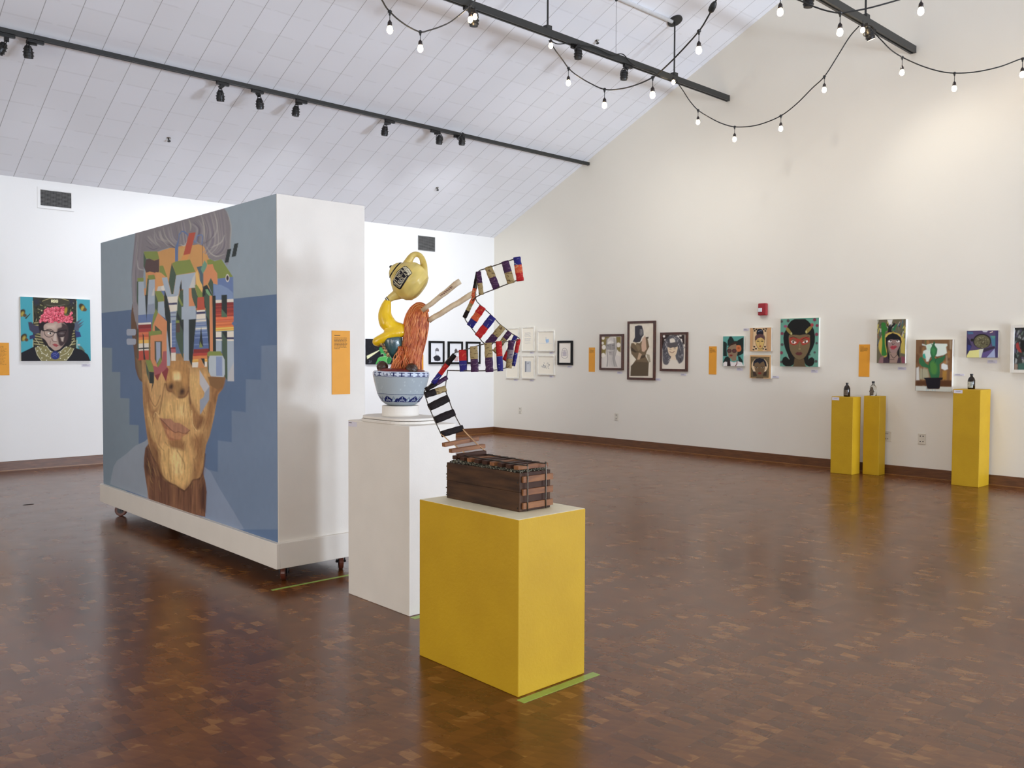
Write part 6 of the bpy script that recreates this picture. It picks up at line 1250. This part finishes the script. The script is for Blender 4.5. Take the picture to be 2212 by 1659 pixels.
SP.append(spotlight(T1Y, zb1, (651, 217), 639, 240, 'spotlight on the long track, right of three above the display wall', aim=(-.05, .1, -1)))
SP.append(spotlight(T1Y, zb1, (842, 262), 831, 283, 'lone spotlight on the long track right of the display wall', aim=(.02, .15, -1)))
SP.append(spotlight(T1Y, zb1, (940, 282), 949, 302, 'left spotlight of the close pair on the long track', aim=(0, .1, -1), flip=1))
SP.append(spotlight(T1Y, zb1, (990, 292), 998, 304, 'right spotlight of the close pair on the long track', aim=(0, .1, -1), dd=.12))
SP.append(spotlight(T2Y, zb2, (1014, 16), 1024, 43, 'left spotlight on the middle track, beside two glowing bulbs', aim=(0, .1, -1), s=1.05))
SP.append(spotlight(T2Y, zb2, (1244, 97), 1249, 116, 'spotlight on the middle track right of its left rod', aim=(0, .05, -1), s=1.0, flip=1, dd=.1))
SP.append(spotlight(T2Y, zb2, (1356, 140), 1348, 162, 'spotlight on the middle track near the round ceiling plate', aim=(.05, .1, -1), s=1.0))
SP.append(spotlight(T3Y, zb3, (1745, -12), 1747, 1, 'spotlight cut by the top edge above the right track', aim=(0, .1, -1), s=1.05, dd=.16))
SP.append(spotlight(T3Y, zb3, (1882, 56), 1878, 73, 'lit spotlight under the right track with a white glowing lens', aim=(.3, -.15, -.8), s=1.05, lit=True, dd=.2))

# string lights
sock = MB(); sock.lathe([(0, .004), (.008, .009), (.02, .017), (.046, .019), (.05, .016)], (0, 0, 0), (0, 0, -1), 14)
bulbm = MB(); bulbm.lathe([(.044, .012), (.054, .017), (.070, .023), (.086, .0245), (.099, .020), (.108, .010), (.110, .001)], (0, 0, 0), (0, 0, -1), 16)
BULB_PROTO = {}
def hangbulb(P, drop, parent, s=1.):
    """a pendant socket and its bulb, copies after the first sharing one mesh"""
    og = ORG[parent.as_pointer()]; loc = P-og
    g = MB(); g.tube([P, P-np.array((0, 0, drop))], .0032, 6); w = g.build('drop_cord', 'cable', parent)
    out = []
    for nm, mbb, mt in (('socket', sock, 'socket'), ('bulb', bulbm, 'bulb')):
        if nm not in BULB_PROTO:
            o = empty('tmp', (0, 0, 0)); q = mbb.build(nm, mt, o, smooth=True); q.parent = None; BULB_PROTO[nm] = q; COL.objects.unlink(q); bpy.data.objects.remove(o)
        c = BULB_PROTO[nm].copy(); COL.objects.link(c); c.parent = parent; c.location = loc-np.array((0, 0, drop)); c.scale = (s, s, s); c.name = nm
def string(pts, A, B, bulbs, label, s=1.0, drop=.055, rad=.0065):
    """cable drawn in the vertical plane through its two anchors A and B"""
    A, B = np.array(A, float), np.array(B, float); h = (B-A)*np.array((1, 1, 0)); n = np.cross(h, (0, 0, 1.)); n /= np.linalg.norm(n)
    f = lambda x, y: onplane(x, y, A, n)
    P = [f(*p_) for p_ in pts]; r = empty('string_light', P[0]); tag(r, label, 'string light', 'festoon string lights under the ceiling')
    g = MB(); g.tube(curve(P, 6), rad, 8); g.build('cable', 'cable', r, smooth=True)
    for bx, by in bulbs:
        Q = f(bx, by); g = MB(); g.ball(Q, (.018, .018, .014), 8, 6); g.tube([Q, Q-np.array((0, 0, .03))], [.012, .007], 8); g.build('cable_joint', 'cable', r); hangbulb(Q-np.array((0, 0, .02)), drop, r, s)
    return r
def px(s): v = [float(t_) for t_ in s.split()]; return list(zip(v[::2], v[1::2]))
def on_t(x, y, Y): return on(x, y, 1, Y)
string(px('812 -18 825 0 833 14 842 25 860 42 883 58 908 69 925 66 950 58 975 46 1005 22 1018 10 1028 -2 1034 -12'), at(812, -18, 6.6), on_t(1028, 8, T2Y-.05), [(842, 25), (908, 69), (1016, 12)], 'string light swag with two hanging bulbs at the top, left of centre', drop=.045)
sl_ = string(px('1186 88 1192 97 1200 109 1215 129 1228 147 1245 162 1275 180 1306 193 1340 192 1375 183 1410 167 1435 147 1470 112 1510 67 1530 35 1541 14 1549 -5 1553 -20'), on_t(1186, 92, T2Y-.05), at(1553, -20, 6.9), [(1228, 147), (1306, 193), (1410, 167), (1510, 67)], 'string light swag from the middle track rising steeply to the top edge', drop=.06)
string(px('1462 172 1466 182 1475 195 1490 218 1508 238 1535 255 1560 267 1587 274 1620 273 1650 266 1687 250 1720 225 1755 190 1781 165 1810 120 1835 80 1856 56'), on_t(1462, 165, T2Y-.05), on_t(1862, 50, T3Y+.055), [(1508, 238), (1587, 274), (1687, 250), (1781, 165)], 'string light swag hanging between the middle and right tracks, four bulbs')
string(px('1884 66 1905 88 1925 108 1950 124 1990 142 2030 154 2065 158 2110 155 2160 144 2200 129 2212 125 2240 110 2270 90'), on_t(1884, 60, T3Y-.055), on(2270, 90, 0, 10.2), [(1949, 124), (2062, 158), (2209, 127)], 'string light swag running right from the right track to the photo edge', drop=.065)
string(px('1650 -50 1668 -30 1686 -15 1725 0 1755 13 1785 23 1815 28 1842 24 1870 19 1905 10 1940 0 1965 -8 1990 -18 2020 -34'), at(1650, -50, 7.0), at(2020, -34, 6.8), [(1686, -15), (1815, 28), (1990, -18)], 'string light swag along the top right edge of the photo', drop=.055)
for (bx, by, Y, lb) in ((1026, 14, T2Y, 'single bulb clipped to the left part of the middle track'), (1190, 78, T2Y, 'single bulb tied at the left rod of the middle track'), (1455, 160, T2Y, 'single bulb under the rod with the round ceiling plate'), (1864, 44, T3Y, 'single bulb beside the lit spotlight on the right track')):
    Q = on(bx, by, 1, Y-((.2 if bx < 1100 else .24 if bx < 1300 else .13) if bx < 1500 else .06)); r = empty('string_bulb', Q); tag(r, lb, 'bulb'); hangbulb(Q, .03, r, .95)
# cable tied along the middle track with its plug, and the inline connector
g = MB(); g.tube(curve([on(x, y, 1, T2Y-.046) for x, y in px('1190 88 1205 95 1232 93 1255 97 1285 102 1320 118 1345 117 1362 135 1385 148 1408 152 1432 168 1458 173')], 6), .0065, 8)
tag(g.build('tied_cable', 'cable', smooth=True), 'black string light cable tied loosely along the middle track', 'cable')
A_, B_ = on_t(1186, 92, T2Y-.05), at(1553, -20, 6.9); h = (B_-A_)*np.array((1, 1, 0)); n = np.cross(h, (0, 0, 1.)); n /= np.linalg.norm(n)
P = curve([onplane(x, y, A_, n) for x, y in px('1534 28 1537 20 1541 12 1546 3')], 4); g = MB(); g.tube(P, [.008, .014, .022, .026, .026, .028, .026, .028, .026, .024, .02, .014, .008][:len(P)], 10); g.build('cable_plug', 'cable', sl_, smooth=True)
# ================= LIGHT =================
def area(loc, sx, sy, rot, power, rgb, name='daylight_and_fill'):
    l = bpy.data.lights.new(name, 'AREA'); l.shape = 'RECTANGLE'; l.size = sx; l.size_y = sy; l.energy = power
    l.color = tuple(np.array(rgb)/255.); o = bpy.data.objects.new(name, l); COL.objects.link(o); o.location = loc; o.rotation_euler = rot
    return o
WP = [110, 150, 220, 420]  # the first two windows carry added fill
for (a, b_, z0, z1), p in zip(WIN, WP):
    area(((a+b_)/2, YR-.3, (z0+z1)/2), b_-a, z1-z0, (PI/2, 0, 0), p, (192, 216, 255))
for (a, b_) in DW:  # warm fill lamps added outside the front wall openings
    area((XF-.3, (a+b_)/2, 1.45), b_-a, 2.8, (PI/2, 0, -PI/2), 165, (255, 238, 218))
for (a, b_, z0, z1) in WIN[2:]:      # added uplights stand in for sunlit paving, brightening the ceiling through the tall windows
    area(((a+b_)/2, YR-1.7, .05), 2.4, 2.0, (math.radians(48), 0, 0), 900 if a < 8 else 2300, (178, 208, 255))
def spot(H, ax, Hh, tgt, power, rgb, size=62):
    l = bpy.data.lights.new('track_lamp', 'SPOT'); l.energy = power; l.color = tuple(np.array(rgb)/255.); l.spot_size = math.radians(size); l.spot_blend = .9; l.shadow_soft_size = .04
    o = bpy.data.objects.new('track_lamp', l); COL.objects.link(o); p_ = np.array(H)+np.array(ax)*(Hh*1.05+.03); o.location = p_
    o.rotation_euler = (Vector(tgt)-Vector(p_)).to_track_quat('-Z', 'Y').to_euler()
for k, tx in ((1, 3.2), (2, 4.4), (3, 5.6), (4, 6.6), (5, 7.8), (6, 9.0), (7, 9.9)):
    spot(*SP[k], (tx, YL, 1.9), 60 if k < 2 else 105, (232, 240, 255), 80)
spot(*SP[12], (XG, 3.4, 2.4), 30, (255, 238, 212), 100)
spot(*SP[9], (XG, 9.8, 1.0), 90, (252, 248, 242), 120); spot(*SP[10], (XG, 7.4, .6), 52, (252, 248, 242), 130); spot(*SP[11], (XG, 5.2, .6), 60, (252, 246, 236), 120)
w = bpy.data.worlds.new('sky'); SC.world = w; w.use_nodes = True
bg = w.node_tree.nodes['Background']; bg.inputs[0].default_value = (.75, .87, 1, 1); bg.inputs[1].default_value = 1.2
SC.cycles.use_denoising = True; SC.cycles.max_bounces = 8; SC.cycles.diffuse_bounces = 5; SC.cycles.caustics_reflective = False; SC.cycles.caustics_refractive = False
SC.cycles.sample_clamp_indirect = 6
SC.view_settings.exposure = .08
